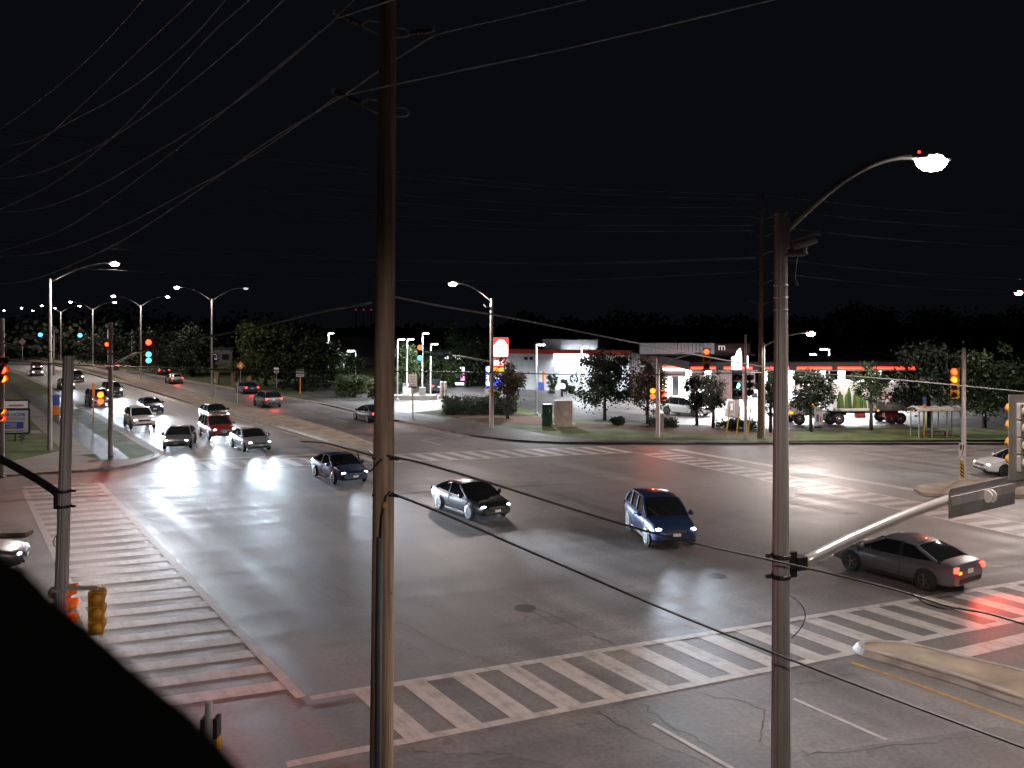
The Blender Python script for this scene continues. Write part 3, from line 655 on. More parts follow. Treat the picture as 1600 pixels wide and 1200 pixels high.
for k in range(5):
    z = -.36+k*.19; MB().plate([(-.15, z+.09), (.15, z-.09), (.15, z-.0), (-.15, z+.18)] if k < 4 else [(-.15, z+.06), (.05, z-.0), (.05, z+.04), (-.15, z+.1)], (0, -.011, 0), (1, 0, 0), (0, 0, 1), .006).build('black_stripe', SIGNB, o)
# far wooden pole with crossarms
q = G(1187, 688); UP_ = thing('utility_pole', 'dark wooden utility pole far behind the right lamp post', 'utility pole', q)
MB().tube([(0, 0, 0), (.1, 0, 9), (.2, 0, 18.5)], [.2, .17, .12], 10).build('pole_shaft', WOOD, UP_, True)
for z in (16.8, 15.5, 14.2, 12.0, 10.4):
    MB().tube([(-.75, 0, z+.12), (.18, 0, z-.15)], .04, 6).tube([(.18, 0, z-.15), (.95, 0, z+.12)], .04, 6).build('insulator_arm', CERAM, UP_)

# small signs -----------------------------------------------------------------
def sign_post(label, base, h, panels, r=.04, m=STEELW, face=None):
    o = thing('sign_post', label, 'sign', base, ang(face or Vector((1, 0, 0))))
    MB().tube([(0, 0, 0), (0, 0, h)], r, 6).build('post', m, o)
    for (z, w, hh, mm, rot) in panels:
        if rot: poly = [(0, -w), (w, 0), (0, w), (-w, 0)]
        else: poly = [(-w/2, -hh/2), (w/2, -hh/2), (w/2, hh/2), (-w/2, hh/2)]
        MB().plate(poly, (0, -r-.01, z), (1, 0, 0), (0, 0, 1), .014).build('sign_panel', mm, o)
    return o
b = sign_post('orange diamond construction sign beside the northbound road', G(376, 610), 3.9, [(3.3, .55, 0, SIGNO, 1)])
MB().plate([(-.2, -.1), (0, .22), (.18, .1), (.1, -.2)], (0, -.07, 3.3), (1, 0, 0), (0, 0, 1), .01).build('sign_symbol', SIGNW, b)
b = sign_post('white speed sign with number on the far verge', G(432, 607), 2.8, [(2.5, .68, .75, SIGNW, 0)], .05)
text('sign_lettering', '60', .45, SIGNB, b, (0, -.075, 2.45), (1, 0, 0), (0, 0, 1))
b = sign_post('two white name plates on an orange post by the driveway', G(469, 617), 3.2, [(2.95, 1.0, .38, SIGNW, 0), (2.45, 1.0, .36, SIGNW, 0)], .07, SIGNO)
for z in (2.95, 2.45): MB().box((0, -.1, z), (.8, .01, .12)).build('sign_text_bar', mat('sign_grey', (.3, .3, .33), .6), b)
b = sign_post('pale notice board on a wooden post at the far kerb', G(645, 655), 4.35, [(3.55, .78, 1.25, mat('sign_beige', (.52, .46, .42), .6), 0), (2.98, .78, .14, SIGNB, 0)], .08, mat('post_tan', (.42, .30, .2), .8))
for k in range(4): MB().box((0, -.105, 3.95-k*.25), (.55-.1*(k % 2), .01, .1)).build('sign_text_bar', mat('sign_grey', (1, 1, 1)), b)
sign_post('thin post with small round sign beside the nearest median lamp', G(336, 624), 2.35, [(2.2, .28, .42, SIGNW, 0)], .04)
sign_post('small plate on a thin post further along the median', G(371, 629), 2.3, [(2.1, .32, .35, mat('sign_grey2', (.35, .34, .34), .6), 0)], .05)
q = P(142+0, 625, 1); q = P(35, 535, 170); o = sign_post('tiny orange diamond sign far up the road', (q.x, q.y, 0), 6.0, [(5.4, .75, 0, mat('sign_peach', (.7, .5, .4), .5), 1)])
q = G(1337/1+0, 800); q = P(1336, 655, 71)
b = thing('advert_board', 'small white roadside advertising board on the grass before the truck', 'sign', G(1279, 671), .1)
MB().box((0, 0, .12), (.5, .35, .24)).build('board_foot', DARKM, b); MB().box((0, 0, 1.15), (.72, .06, 1.5)).build('sign_panel', SIGNW, b)
MB().box((-.1, -.04, .95), (.2, .012, .6)).build('blue_picture', SIGNBL, b); MB().box((.16, -.04, .85), (.14, .012, .45)).build('orange_picture', SIGNO, b)
MB().box((0, -.04, 1.62), (.5, .012, .2)).build('headline_bar', mat('sign_grey2', (1, 1, 1)), b)
# bus stop + shelter
sb = G(1444, 686)
b = sign_post('yellow bus stop pole with blue flag beside the shelter', sb, 2.9, [(2.95, .22, .55, SIGNBL, 0), (2.55, .2, .3, SIGNO, 0)], .06, mat('post_yellow', (.6, .38, .03), .5))
o = thing('bus_shelter', 'glass bus shelter with curved roof on the far pavement', 'bus shelter', G(1462, 685), .04)
ALU = mat('shelter_aluminium', (.42, .42, .42), .45, .4)
for x in (-1.62, -.62, .55, 1.62):
    MB().box((x, -.6 if x in (-1.62, -.62) else -.6, 1.1), (.09, .09, 2.2)).build('post', ALU, o)
    MB().box((x, .65, 1.1), (.07, .07, 2.2)).build('post', ALU, o)
secs = [[(x, y, 2.2+.33*math.cos(y/.95*1.25)-.08) for y in (-.95, -.6, -.3, 0, .3, .6, .95)] for x in (-1.8, -.9, 0, .9, 1.8)]
rf = MB().loft(secs, False).build('roof', mat('shelter_roof', (.25, .22, .18), .4), o, True); sd = rf.modifiers.new('t', 'SOLIDIFY'); sd.thickness = .05
for x in (-1.7, -.9, 0, .9, 1.7): MB().tube([(x, y, 2.24+.33*math.cos(y/.95*1.25)-.08) for y in (-.95, -.5, 0, .5, .95)], .03, 6).build('roof_rib', ALU, o)
SGL = bpy.data.materials.new('shelter_glass'); SGL.use_nodes = True; pn = SGL.node_tree.nodes['Principled BSDF']; pn.inputs['Transmission Weight'].default_value = 1; pn.inputs['Roughness'].default_value = .03; pn.inputs['IOR'].default_value = 1.02; pn.inputs['Base Color'].default_value = (.9, .95, .95, 1)
for x in (-1.12, -.03, 1.09): MB().box((x, .65, 1.2), (.95, .012, 1.7)).build('glass_pane', SGL, o)
for s in (-1, 1): MB().box((s*1.62, .02, 1.2), (.012, 1.1, 1.7)).build('glass_pane', SGL, o)
MB().box((.2, .35, .48), (2.0, .4, .06)).box((-.6, .35, .22), (.06, .3, .44)).box((1.0, .35, .22), (.06, .3, .44)).build('bench', mat('bench_red', (.35, .12, .1), .6), o)
# utility cabinets
o = thing('utility_cabinet', 'dark green utility cabinet beside the grey one on the far corner', 'cabinet', G(855, 665, KZ), .05)
MB().box((0, 0, .92), (.82, .75, 1.84)).build('cabinet_body', mat('cabinet_green', (.02, .085, .05), .5), o, bevel=.02)
MB().box((.18, -.39, 1.3), (.06, .03, .3)).build('cabinet_handle', STEELB, o); MB().box((-.02, -.385, .95), (.02, .01, 1.6)).build('door_seam', DARKM, o)
o = thing('utility_cabinet', 'large grey control cabinet on a concrete base on the far corner', 'cabinet', G(880, 666, KZ), .05)
GC = mat('cabinet_grey', (.30, .25, .22), .6); MB().box((0, 0, .1), (1.95, 1.15, .2)).build('concrete_base', CONC, o)
MB().box((0, 0, 1.2), (1.5, .9, 2.0)).build('cabinet_body', GC, o, bevel=.03); MB().box((.1, -.46, 1.3), (1.0, .025, 1.15)).build('door', GC, o, bevel=.01)
for x in (.0, .15, .3): MB().box((x+.05, -.48, 1.12), (.06, .012, .38)).build('number_plate_mark', mat('cabinet_mark', (.55, .5, .45), .6), o)
o = thing('traffic_box', 'narrow grey metal box behind the grey signal pole', 'cabinet', G(1034, 678, KZ)); MB().box((0, 0, .8), (.3, .3, 1.6)).build('box_body', GREYP, o, bevel=.02); MB().box((0, 0, .03), (.42, .42, .06)).build('base_plate', CONC, o)
for i, (x, y) in enumerate(((1134, 682), (1150, 683), (1168, 683))):
    lab = ['left', 'middle', 'right'][i]; o = thing('guy_guard', lab+' of the yellow leaning cable guards by the slim pole', 'cable guard', G(x, y, KZ))
    MB().tube([(0, 0, 0), (.35-.05*i, 0, 2.3)], .05, 6).build('guard_tube', mat('guard_yellow', (.55, .36, .04), .5), o); MB().tube([(.35-.05*i, 0, 2.3), (.5, .2, 3.4)], .012, 4).build('guy_wire', STEELW, o)

# banner sign on the left lawn
q = G(18, 690, KZ); bz = P(18, 690, q.y).z
o = thing('banner_sign', 'white rectangular banner sign with blue lettering on the left lawn', 'sign', (P(-10, 660, q.y).x, q.y, KZ), .12)
bw = 53*q.y/F*1.0; sy = q.y/F
W2 = 1.42*2; zc_ = P(0, 658.5, q.y).z-KZ; hh = 38*sy
MB().box((0, 0, zc_), (106*sy, .06, hh)).build('sign_panel', mat('banner_white', (.62, .64, .70), .5, var=.04), o)
fr = MB(); w = 106*sy/2
for s in (-1, 1): fr.tube([(s*w, 0, zc_-hh/2), (s*w, 0, zc_+hh/2)], .07, 6); fr.tube([(-w, 0, zc_+s*hh/2), (w, 0, zc_+s*hh/2)], .07, 6)
fr.tube([(w*.6, 0, 0), (w*.6, 0, zc_-hh/2)], .05, 6); fr.tube([(-w*.6, 0, 0), (-w*.6, 0, zc_-hh/2)], .05, 6); fr.build('frame', BLACKP, o)
BLT = mat('banner_blue_text', (.12, .15, .42), .6); BGT = mat('banner_grey_text', (.28, .29, .33), .6)
text('sign_lettering', 'PROTECT YOUR HOME', 5.6*sy*1.35, BLT, o, (w-.25, -.04, zc_+hh*.27), (1, 0, 0), (0, 0, 1), align='RIGHT')
text('sign_lettering', 'BASEMENT FLOODING', 5.0*sy*1.35, BGT, o, (w-.25, -.04, zc_+hh*.10), (1, 0, 0), (0, 0, 1), align='RIGHT')
MB().box((w-1.75, -.035, zc_-hh*.16), (2.7, .02, hh*.26)).build('blue_panel', SIGNBL, o, bevel=.008)
text('sign_lettering', 'prevention', 4.0*sy*1.2, SIGNW, o, (w-.85, -.05, zc_-hh*.105), (1, 0, 0), (0, 0, 1), align='RIGHT'); text('sign_lettering', 'available', 4.0*sy*1.2, SIGNW, o, (w-.85, -.05, zc_-hh*.215), (1, 0, 0), (0, 0, 1), align='RIGHT')
MB().box((w-1.4, -.035, zc_-hh*.40), (2.0, .01, .05)).build('fine_print_bar', BGT, o)
q = G(14, 668, KZ); sy = q.y/F; o = thing('banner_sign', 'smaller white banner standing behind the blue lettered banner', 'sign', (P(-8, 640, q.y).x, q.y+1.2, KZ), .12)
zc_ = P(0, 634, q.y+1).z-KZ; MB().box((0, 0, zc_), (76*sy, .06, 16*sy)).build('sign_panel', mat('banner_white', (1, 1, 1)), o)
fr = MB(); w = 38*sy
for s in (-1, 1): fr.tube([(s*w, 0, 0), (s*w, 0, zc_+8*sy)], .07, 6); fr.tube([(-w, 0, zc_+s*8*sy), (w, 0, zc_+s*8*sy)], .07, 6)
fr.build('frame', BLACKP, o); MB().box((w-1.0, -.035, zc_), (1.2, .01, .14)).build('text_bar', mat('banner_red', (.4, .1, .12), .6), o)
o = thing('newspaper_box', 'blue topped box on an orange foot by the driveway', 'box', G(87, 648, KZ)); MB().box((0, 0, .45), (.5, .45, .9)).build('box_foot', SIGNO, o); MB().box((0, 0, 1.4), (.5, .5, 1.0)).build('box_top', SIGNBL, o, bevel=.03)
o = thing('yard_sign', 'small blue pinwheel ornament standing on the left lawn', 'ornament', G(34, 694, KZ)); MB().tube([(0, 0, 0), (0, 0, .4)], .02, 5).build('stake', DARKM, o)
for k in range(5):
    a = 2*math.pi*k/5; MB().plate([(0, 0), (.2, .05), (.28, .16), (.1, .12)], (0, -.02, .52), (math.cos(a), 0, math.sin(a)), (-math.sin(a), 0, math.cos(a)), .02).build('petal', mat('ornament_blue', (.05, .09, .2), .5), o)

# ------------------------------------------------------------------ gas station and shops
def rod(label, base, h, head, power, cat='lamp', r=.08, k=1.0, lens=E_COOL):
    o = thing('lot_lamp', label, 'lamp post', base)
    MB().tube([(0, 0, 0), (0, 0, h)], r, 8).box((0, 0, .1), (r*4, r*4, .2)).build('pole', WHITEP, o)
    hd = MB().box((head*.45*k, 0, h+.02), (.8*k, .35*k, .12*k)).build('luminaire_head', WHITEP, o, bevel=.02)
    MB().box((head*.5*k, 0, h-.08*k), (.62*k, .28*k, .09*k)).build('luminaire_lens', lens, hd)
    if power: light('lot_lamp_light', 'SPOT', (head*.5*k, 0, h-.25), power*2.2, (.86, .93, 1), o, (0, 0, -1), .15, 160, .4)
    return o
COOL = (.86, .93, 1)
rod('lot lamp right next to the big wooden pole', G(621, 626, KZ), 7.0, 1, 2600)
rod('second lot lamp right of the big wooden pole', G(636, 618, KZ), 6.9, 1, 1500)
rod('bright lot lamp behind the red and green hanging signal', G(660, 614, KZ), 7.6, 1, 2600)
rod('lot lamp rising beside the dark parked car', G(673, 622, KZ), 6.4, 1, 2200)
rod('lot lamp beside the utility cabinets with head to the right', G(838, 649, KZ), 6.75, 1, 2600)
rod('lot lamp in front of the bright shop wall', G(908, 618, KZ), 6.0, 1, 2600)
rod('distant lot lamp left of the big wooden pole', G(513, 596, KZ), 7.4, 1, 1800)
rod('distant round lit lamp among trees left of the big pole', P(556, 590, 128)*Vector((1, 1, 0)) if 0 else (P(556, 590, 128).x, 128, KZ), 4.8, -1, 1500, k=1.5)
rod('tall lot lamp behind the fuel canopy', (P(1296, 550, 104).x, 104, KZ), 5.7, -1, 1500, k=1.3)
rod('second tall lot lamp left behind the fuel canopy', (P(1275, 568, 106).x, 106, KZ), 5.0, -1, None, k=.9)
WALLW = mat('shop_wall_white', (.52, .53, .56), .7, var=.06); WALLG = mat('shop_wall_grey', (.36, .37, .39), .7, var=.08)
REDF = mat('red_fascia', (.42, .03, .018), .5); DKRED = mat('dark_red_fascia', (.035, .006, .005), .5); ROOFD = mat('dark_roof', (.035, .035, .04), .8)
E_SIGNW = emit_mat('sign_white_lit', (.95, .97, 1), 4); E_SIGNR = emit_mat('sign_red_lit', (1, .02, .02), 2.2); E_SIGNBL = emit_mat('sign_blue_lit', (.05, .10, 1), 1.1)
E_SIGNO = emit_mat('sign_orange_lit', (1, .25, .02), 2.2); E_LEDR = emit_mat('red_led_strip', (1, .022, .012), 14); E_WARM = emit_mat('shop_interior', (1, .82, .62), 3.0)
# main shop, its front running from far left to near right
w0 = Vector((-2.5, 116, KZ)); wd = Vector((17, -8, 0)).normalized(); rz = ang(wd)
def wy(px): return (116-8/17*-(-2.5)*0+(-2.5)*8/17)/(1+(8/17)*(px-800)/F)
def wu(px):
    Y = wy(px); return (Vector(((px-800)*Y/F, Y, KZ))-w0).dot(wd)
def wz(px, py): return HC-(py-YH)*wy(px)/F-KZ
SH = thing('shop_building', 'white and grey shop with red stripe along its roof edge', 'shop', w0, rz)
uL, uR = wu(778), wu(1003); zt = 5.2
MB().box(((uL+uR)/2, 6, zt/2), (uR-uL, 12, zt)).build('wall', WALLW, SH)
MB().box(((uL+uR)/2, 6, zt+.06), (uR-uL-.4, 11.6, .12)).build('roof', ROOFD, SH)
MB().box(((uL+uR)/2, -.06, zt-.12), (uR-uL+.2, .16, .62)).build('red_stripe', REDF, SH)
a0, a1 = wu(866), wu(919)
MB().box(((a0+a1)/2, -.1, wz(890, 557)), (a1-a0, .2, .72)).build('lit_sign_band', E_SIGNW, SH)
nP = 3
for i in range(nP):
    u = a0+(a1-a0)*(i+.5)/nP; MB().box((u, -.03, 1.95), ((a1-a0)/nP-.05, .08, 3.7)).build('cladding_panel', WHITEP, SH)
u = wu(872); MB().box((u, -.12, 2.95), (.75, .06, .95)).build('poster', SIGNW, SH)
t0, t1 = wu(843), wu(930); MB().box(((t0+t1)/2, 3.5, zt+.75), (t1-t0, 5, 1.5)).build('roof_tower', WALLG, SH)
t2 = wu(872); MB().box(((t2+t1)/2, .98, zt+.75), (t1-t2, .06, 1.35)).build('tower_panel', WALLW, SH)
for px, m in ((843, WHITEP), (847, SIGNO)): MB().box((wu(px)+.2, -.05, 1.55), (.42 if m is WHITEP else .3, .1, 1.9)).build('door_panel', m, SH)
MB().box((wu(846), -.07, .55), (.8, .14, 1.0)).build('door_panel', SIGNBL, SH)
for px in (822, 830): MB().box((wu(px), -.04, wz(px, 560)), (.45, .06, .4)).build('window', GLASS, SH)
for px in (815, 835, 930, 960): MB().box((wu(px), -.02, 2.2), (.03, .05, 4.2)).build('wall_joint', WALLG, SH)
lg = wu(897); Mw = Matrix(((1, 0, 0), (0, 0, -1), (0, 1, 0)))
MB().lathe([(.62, 0), (.62, .08), (.58, .1)], 20, Mw, (lg, -.02, wz(897, 592))).build('round_logo_disc', SIGNB, SH)
zz = wz(897, 592)
for dx, dz, w, h in ((.1, .38, .2, .16), (-.28, .05, .12, .3), (.3, .0, .1, .34), (.02, .05, .14, .2), (-.1, -.22, .16, .12), (.08, -.42, .36, .2), (.2, .2, .12, .1)):
    MB().plate([(-w/2, -h/2), (w/2, -h/2), (w*.6, 0), (w*.3, h/2), (-w*.4, h/2)], (lg+dx, -.14, zz+dz), (1, 0, 0), (0, 0, 1), .02).build('logo_mark', emit_mat('logo_lit', (.7, .95, 1), 2), SH)
for x, y in ((815, 548), (852, 545), (864, 528)): MB().box((wu(px)+(x-px)*.09, 5, zt+.5), (1.0, 1.0, .9)).build('roof_unit', WALLG, SH)
light('sign_light', 'AREA', ((a0+a1)/2, -.55, wz(890, 562)), 420, COOL, SH, (0, .25, -1), size=(4.2, .3))
light('sign_light', 'AREA', ((t2+t1)/2, .5, zt+.1), 160, COOL, SH, (0, .5, 1), size=(4.5, .2))
# right block with ribbed parapet
RB = thing('shop_building', 'low dark red shop with ribbed grey parapet and glowing entrance', 'shop', (P(1000, 600, 99).x, 99, KZ), 0)
def rx(px): return (px-1000)*99/F
def rzz(py): return HC-(py-YH)*99/F-KZ
MB().box((rx(1090), 6, 2.6), (rx(1180)-rx(1000), 12, 5.2)).build('wall', DKRED, RB)
for k in range(20): MB().box((rx(1003+k*5.8), -.1, (rzz(536)+rzz(553))/2), (.36, .14, rzz(536)-rzz(553))).build('parapet_rib', WALLG, RB)
MB().box((rx(1056), .08, (rzz(536)+rzz(552))/2), (rx(1113)-rx(1000), .16, rzz(535)-rzz(552))).build('parapet', WALLG, RB)
MB().box((rx(1090), -.12, (rzz(556)+rzz(570))/2), (rx(1180)-rx(1000), .22, rzz(556)-rzz(570))).build('fascia', DKRED, RB)
MB().box((rx(1010), -.15, rzz(566)), (1.7, .1, 1.1)).build('white_sign_box', WHITEP, RB)
MB().box((rx(1055), -.4, rzz(573)), (rx(1075)-rx(1035), .5, .12)).build('entrance_light_strip', E_LEDR, RB)
MB().box((rx(1055), -.4, rzz(577)), (rx(1075)-rx(1034), .6, .3)).build('entrance_awning', E_WARM, RB)
for k in range(5): MB().box((rx(1038+k*8.5), -.05, 1.35), (.56, .08, 2.5)).build('shop_window', E_WARM if k != 2 else GLASS, RB)
for k in range(6): MB().box((rx(1034+k*8.5), -.1, 1.35), (.07, .1, 2.6)).build('window_mullion', DARKM, RB)
light('entrance_light', 'AREA', (rx(1055), -1.2, rzz(580)), 260, (1, .7, .5), RB, (0, -.3, -1), size=(3, .6))
text('sign_lettering', 'm', 1.15, emit_mat('letter_lit', (1, .85, .85), .45), RB, (rx(1127), -.26, rzz(547)+.35), (1, 0, 0), (0, 0, 1), .06)
MB().box((rx(1140), .3, rzz(547)), (rx(1180)-rx(1114), .2, 1.5)).build('roof_sign_back', DKRED, RB)
# fuel canopy
cx0, cx1 = 16.5, 37.8
CA = thing('fuel_canopy', 'fuel station canopy with glowing red edge over bright pumps', 'canopy', ((cx0+cx1)/2, 88, KZ))
MB().box((0, 0, 4.75), (cx1-cx0, 16, .8)).build('canopy_roof', mat('canopy_dark', (.02, .016, .016), .7), CA)
MB().box((0, -8.06, 4.72), (cx1-cx0, .1, .75)).build('canopy_fascia', BLACKP, CA)
for a, b in ((-10.5, -8.2), (-7.4, -4.8), (-4.2, -1.4), (-.6, 2.6), (3.2, 5.6), (6.4, 9.4), (9.8, 10.5)): MB().box(((a+b)/2, -8.16, 4.55), (b-a, .08, .2)).build('red_light_strip', E_LEDR, CA)
MB().box((0, -7.95, 4.32), (cx1-cx0-.4, .12, .06)).build('canopy_soffit_edge', WHITEP, CA)
for x in (-8.2, -2.8, 2.8, 8.2):
    for y in (-5, 4): MB().box((x, y, 2.17), (.55, .55, 4.34)).build('column', WHITEP, CA, bevel=.03)
for x in (-5.5, 5.5): light('canopy_light', 'AREA', (x, 0, 4.3), 14000, (.93, .96, 1), CA, (0, 0, -1), size=(9.5, 13))
for i, (x, y) in enumerate(((-8.2, -3.4), (-2.8, -3.4), (2.8, -3.4), (8.2, -3.4))):
    o = thing('fuel_pump', ['leftmost', 'second', 'third', 'rightmost'][i]+' white fuel pump under the canopy', 'fuel pump', ((cx0+cx1)/2+x, 88+y+1.9, KZ), 0, 'fuel pumps')
    MB().box((0, 0, .09), (1.4, 3.0, .18)).build('island', CONC, o); MB().box((0, 0, 1.1), (.9, .55, 1.85)).build('pump_body', WHITEP, o, bevel=.03)
    MB().box((0, -.29, 1.5), (.6, .03, .5)).build('pump_screen', GLASS, o); MB().tube([(.46, 0, 1.3), (.6, -.1, .8), (.5, -.15, .5), (.47, -.1, 1.2)], .02, 5).build('hose', RUBBER, o)
o = thing('poster_stand', 'grey wedge poster stand on the station forecourt', 'sign', G(1144, 650, KZ)); MB().plate([(-.75, 0), (.75, 0), (.5, 1.55), (-.4, 1.55)], (0, 0, 0), (1, 0, 0), (0, 0, 1), .5).build('stand', WALLG, o); MB().box((-.15, -.27, .85), (.55, .03, 1.1)).build('poster', GREYP, o); MB().box((-.15, -.29, .9), (.22, .02, .6)).build('poster_picture', SIGNW, o)
# pylon signs
PY = thing('pylon_sign', 'lit red and white pylon sign behind the far corner lamp', 'sign', (P(778, 640, 86).x, 86, KZ))
def pzx(px): return (px-778)*86/F
def pzz(py): return HC-(py-YH)*86/F-KZ
def panel(o, n_, x0, x1, y0, y1, m, fx, fz, dy=-.2, th=.1): return MB().box(((fx(x0)+fx(x1))/2, dy, (fz(y0)+fz(y1))/2), (fx(x1)-fx(x0), th, fz(y0)-fz(y1))).build(n_, m, o)
MB().box((pzx(772), .1, pzz(605)/2), (1.9, .3, pzz(605))).build('sign_pedestal', GREYP, PY); panel(PY, 'sign_cabinet', 765, 795, 527, 605, GREYP, pzx, pzz, .05, .35)
panel(PY, 'red_logo_panel', 771, 794, 528, 557, E_SIGNR, pzx, pzz)
MB().plate([(pzx(771.5), pzz(556.5)), (pzx(793.5), pzz(556.5)), (pzx(793.5), pzz(540)), (pzx(787), pzz(531)), (pzx(779), pzz(531)), (pzx(771.5), pzz(540))], (0, -.27, 0), (1, 0, 0), (0, 0, 1), .03).build('white_logo_shape', E_SIGNW, PY)
panel(PY, 'price_panel', 770, 788, 561, 573, E_SIGNR, pzx, pzz); 
for k in range(3): panel(PY, 'price_digit', 772+k*5, 776+k*5, 563, 571, emit_mat('digit_lit', (1, .6, .55), 4), pzx, pzz, -.27, .03)
panel(PY, 'orange_panel', 771, 787, 574.5, 580, E_SIGNO, pzx, pzz); panel(PY, 'blue_panel', 771, 787, 586, 603, E_SIGNBL, pzx, pzz); panel(PY, 'service_strip', 759, 769, 572, 604, E_SIGNBL, pzx, pzz)
for k, y in enumerate((576.5, 588, 598)): MB().lathe([(.28, 0), (.28, .03)], 14, Mw, (pzx(764), -.26, pzz(y))).build('round_service_sign', E_SIGNW, PY)
for k in range(3): panel(PY, 'blue_panel_mark', 773+k*5, 776+k*5, 587.5, 591, E_SIGNW, pzx, pzz, -.27, .03)
P2 = thing('pylon_sign', 'tall glowing white pylon sign before the fuel canopy', 'sign', (P(1152, 640, 77).x, 77, KZ))
def qx(px): return (px-1152)*77/F
def qz(py): return HC-(py-YH)*77/F-KZ
MB().box((0, 0, qz(580)/2), (.35, .3, qz(580))).build('sign_post', GREYP, P2)
MB().plate([(qx(1143), qz(577)), (qx(1158), qz(577)), (qx(1158), qz(557)), (qx(1156), qz(544)), (qx(1152), qz(548)), (qx(1149), qz(556)), (qx(1143), qz(558))], (0, -.1, 0), (1, 0, 0), (0, 0, 1), .3).build('white_sign_face', E_SIGNW, P2)
MB().plate([(qx(1163), qz(575)), (qx(1168), qz(575)), (qx(1168), qz(556)), (qx(1163), qz(556))], (0, -.1, 0), (1, 0, 0), (0, 0, 1), .3).build('white_sign_face', E_SIGNW, P2)
# drive-through boards, vacuum station, lit bin
o = thing('menu_board', 'lit white and pink menu board by the drive through trees', 'sign', (P(718, 600, 118).x, 118, KZ))
MB().box((0, 0, 1.6), (1.7, .25, 3.0)).build('board', DARKM, o)
for i, (x, z, w, h, m) in enumerate(((-.45, 2.6, .7, .5, E_SIGNW), (.35, 2.5, .6, .6, E_SIGNW), (-.4, 1.7, .6, .7, E_SIGNW), (.4, 1.5, .6, 1.1, emit_mat('pink_lit', (1, .35, .75), 1.6)), (0, .5, 1.2, .3, E_SIGNW))): MB().box((x, -.15, z), (w, .04, h)).build('lit_panel', m, o)
o = thing('drive_through_canopy', 'small bright drive through canopy among the trees', 'canopy', (P(709, 600, 121).x, 121, KZ))
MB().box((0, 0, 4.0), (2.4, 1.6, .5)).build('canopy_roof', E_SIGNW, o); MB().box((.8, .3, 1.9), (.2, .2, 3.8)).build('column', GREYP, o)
o = thing('vacuum_station', 'white vacuum station with concrete kerb beside the parked dark car', 'vacuum station', G(648, 624, KZ))
MB().box((0, 0, .25), (5.0, 1.6, .5)).build('concrete_base', CONC, o); MB().box((-.9, 0, 1.15), (.9, .8, 1.3)).build('vacuum_unit', WHITEP, o, bevel=.04); MB().box((.9, 0, .95), (.7, .7, .9)).build('vacuum_unit', GREYP, o, bevel=.04)
MB().tube(arc((-.9, -.4, 1.7), (-1.6, -.5, 2.4), (-1.9, -.5, .6), 10), .05, 6).build('hose', RUBBER, o)
for i, x in enumerate((690, 696)): 
    o = thing('bollard', ['left', 'right'][i]+' grey bollard block behind the parked dark car', 'bollard', G(x, 623, KZ)); MB().tube([(0, 0, 0), (0, 0, 1.9), (0, 0, 2.0)], [.2, .2, .14], 12).box((0, 0, .2), (.7, .7, .4)).build('bollard_body', CONC, o)
o = thing('lit_bin', 'small bin with glowing blue white top by the shop', 'sign', G(878, 620, KZ)); MB().box((0, 0, .5), (.3, .3, 1.0)).build('post', DARKM, o); MB().lathe([(.35, 0), (.42, .2), (.35, .5), (.1, .6)], 12, None, (0, 0, 1.0)).build('glowing_top', emit_mat('blue_white_lit', (.6, .75, 1), 3), o, True)

# delivery truck --------------------------------------------------------------
TK = thing('delivery_truck', 'white delivery truck with vegetable picture and red lettering on its trailer', 'truck', (P(1320, 660, 75).x, 75, KZ), R(183))
# local +x is the driving direction (to the left in view); camera side is local +y
TW = mat('truck_white', (.62, .63, .62), .4, var=.04, coat=.3); Y0 = 1.25
def tx(px): return -(px-1320)*75/F
trz = lambda py: HC-(py-YH)*74/F-KZ
xa, xb = tx(1292), tx(1416)
MB().box(((xa+xb)/2, 0, 2.42), (xa-xb, 2.5, 2.5)).build('trailer_box', TW, TK, bevel=.03)
MB().box(((xa+xb)/2, 1.26, 1.22), (xa-xb, .05, .12)).box(((xa+xb)/2, 1.262, 3.64), (xa-xb, .05, .1)).build('side_rail', mat('truck_grey', (.4, .4, .38), .5), TK)
GV = mat('asparagus_green', (.05, .11, .03), .6); 
for k in range(9):
    x = xa-.45-k*.34; h = random.uniform(1.2, 1.9)*(1 if k < 6 else .75); w = .13+random.uniform(0, .05); tilt = random.uniform(-.12, .12)
    MB().plate([(-w, 0), (w, 0), (w*1.05+tilt, h*.7), (w*.5+tilt, h*.92), (tilt, h), (-w*.6+tilt, h*.9), (-w*1.05+tilt, h*.7)], (x, 1.275+.004*(k % 2), 1.42), (-1, 0, 0), (0, 0, 1), .006).build('printed_spear', mat('asparagus_green_%d' % (k % 3), (.045+.03*(k % 3), .10+.035*(k % 3), .03), .6), TK)
LR = mat('lettering_red', (.30, .03, .025), .5); text('trailer_lettering', 'Gordon', 1.0, LR, TK, (tx(1392), 1.28, 2.42), (-1, 0, 0), (0, 0, 1), .006); text('trailer_lettering', 'FOOD SERVICE', .36, mat('lettering_grey', (.12, .12, .12), .5), TK, (tx(1397), 1.28, 1.8), (-1, 0, 0), (0, 0, 1), .006)
MB().box(((xa+xb)/2+.5, 0, 1.0), (xa-xb-.6, .9, .22)).build('trailer_frame', DARKM, TK)
MB().box((xb+1.8, 1.0, .8), (1.2, .5, .4)).build('red_tank', mat('truck_red', (.3, .02, .02), .5), TK); MB().tube([(tx(1330), .8, .75), (tx(1345), .8, .75)], .25, 10).build('red_tank', mat('truck_red', (1, 1, 1)), TK)
cf = tx(1222); cb = tx(1270)
secs = []
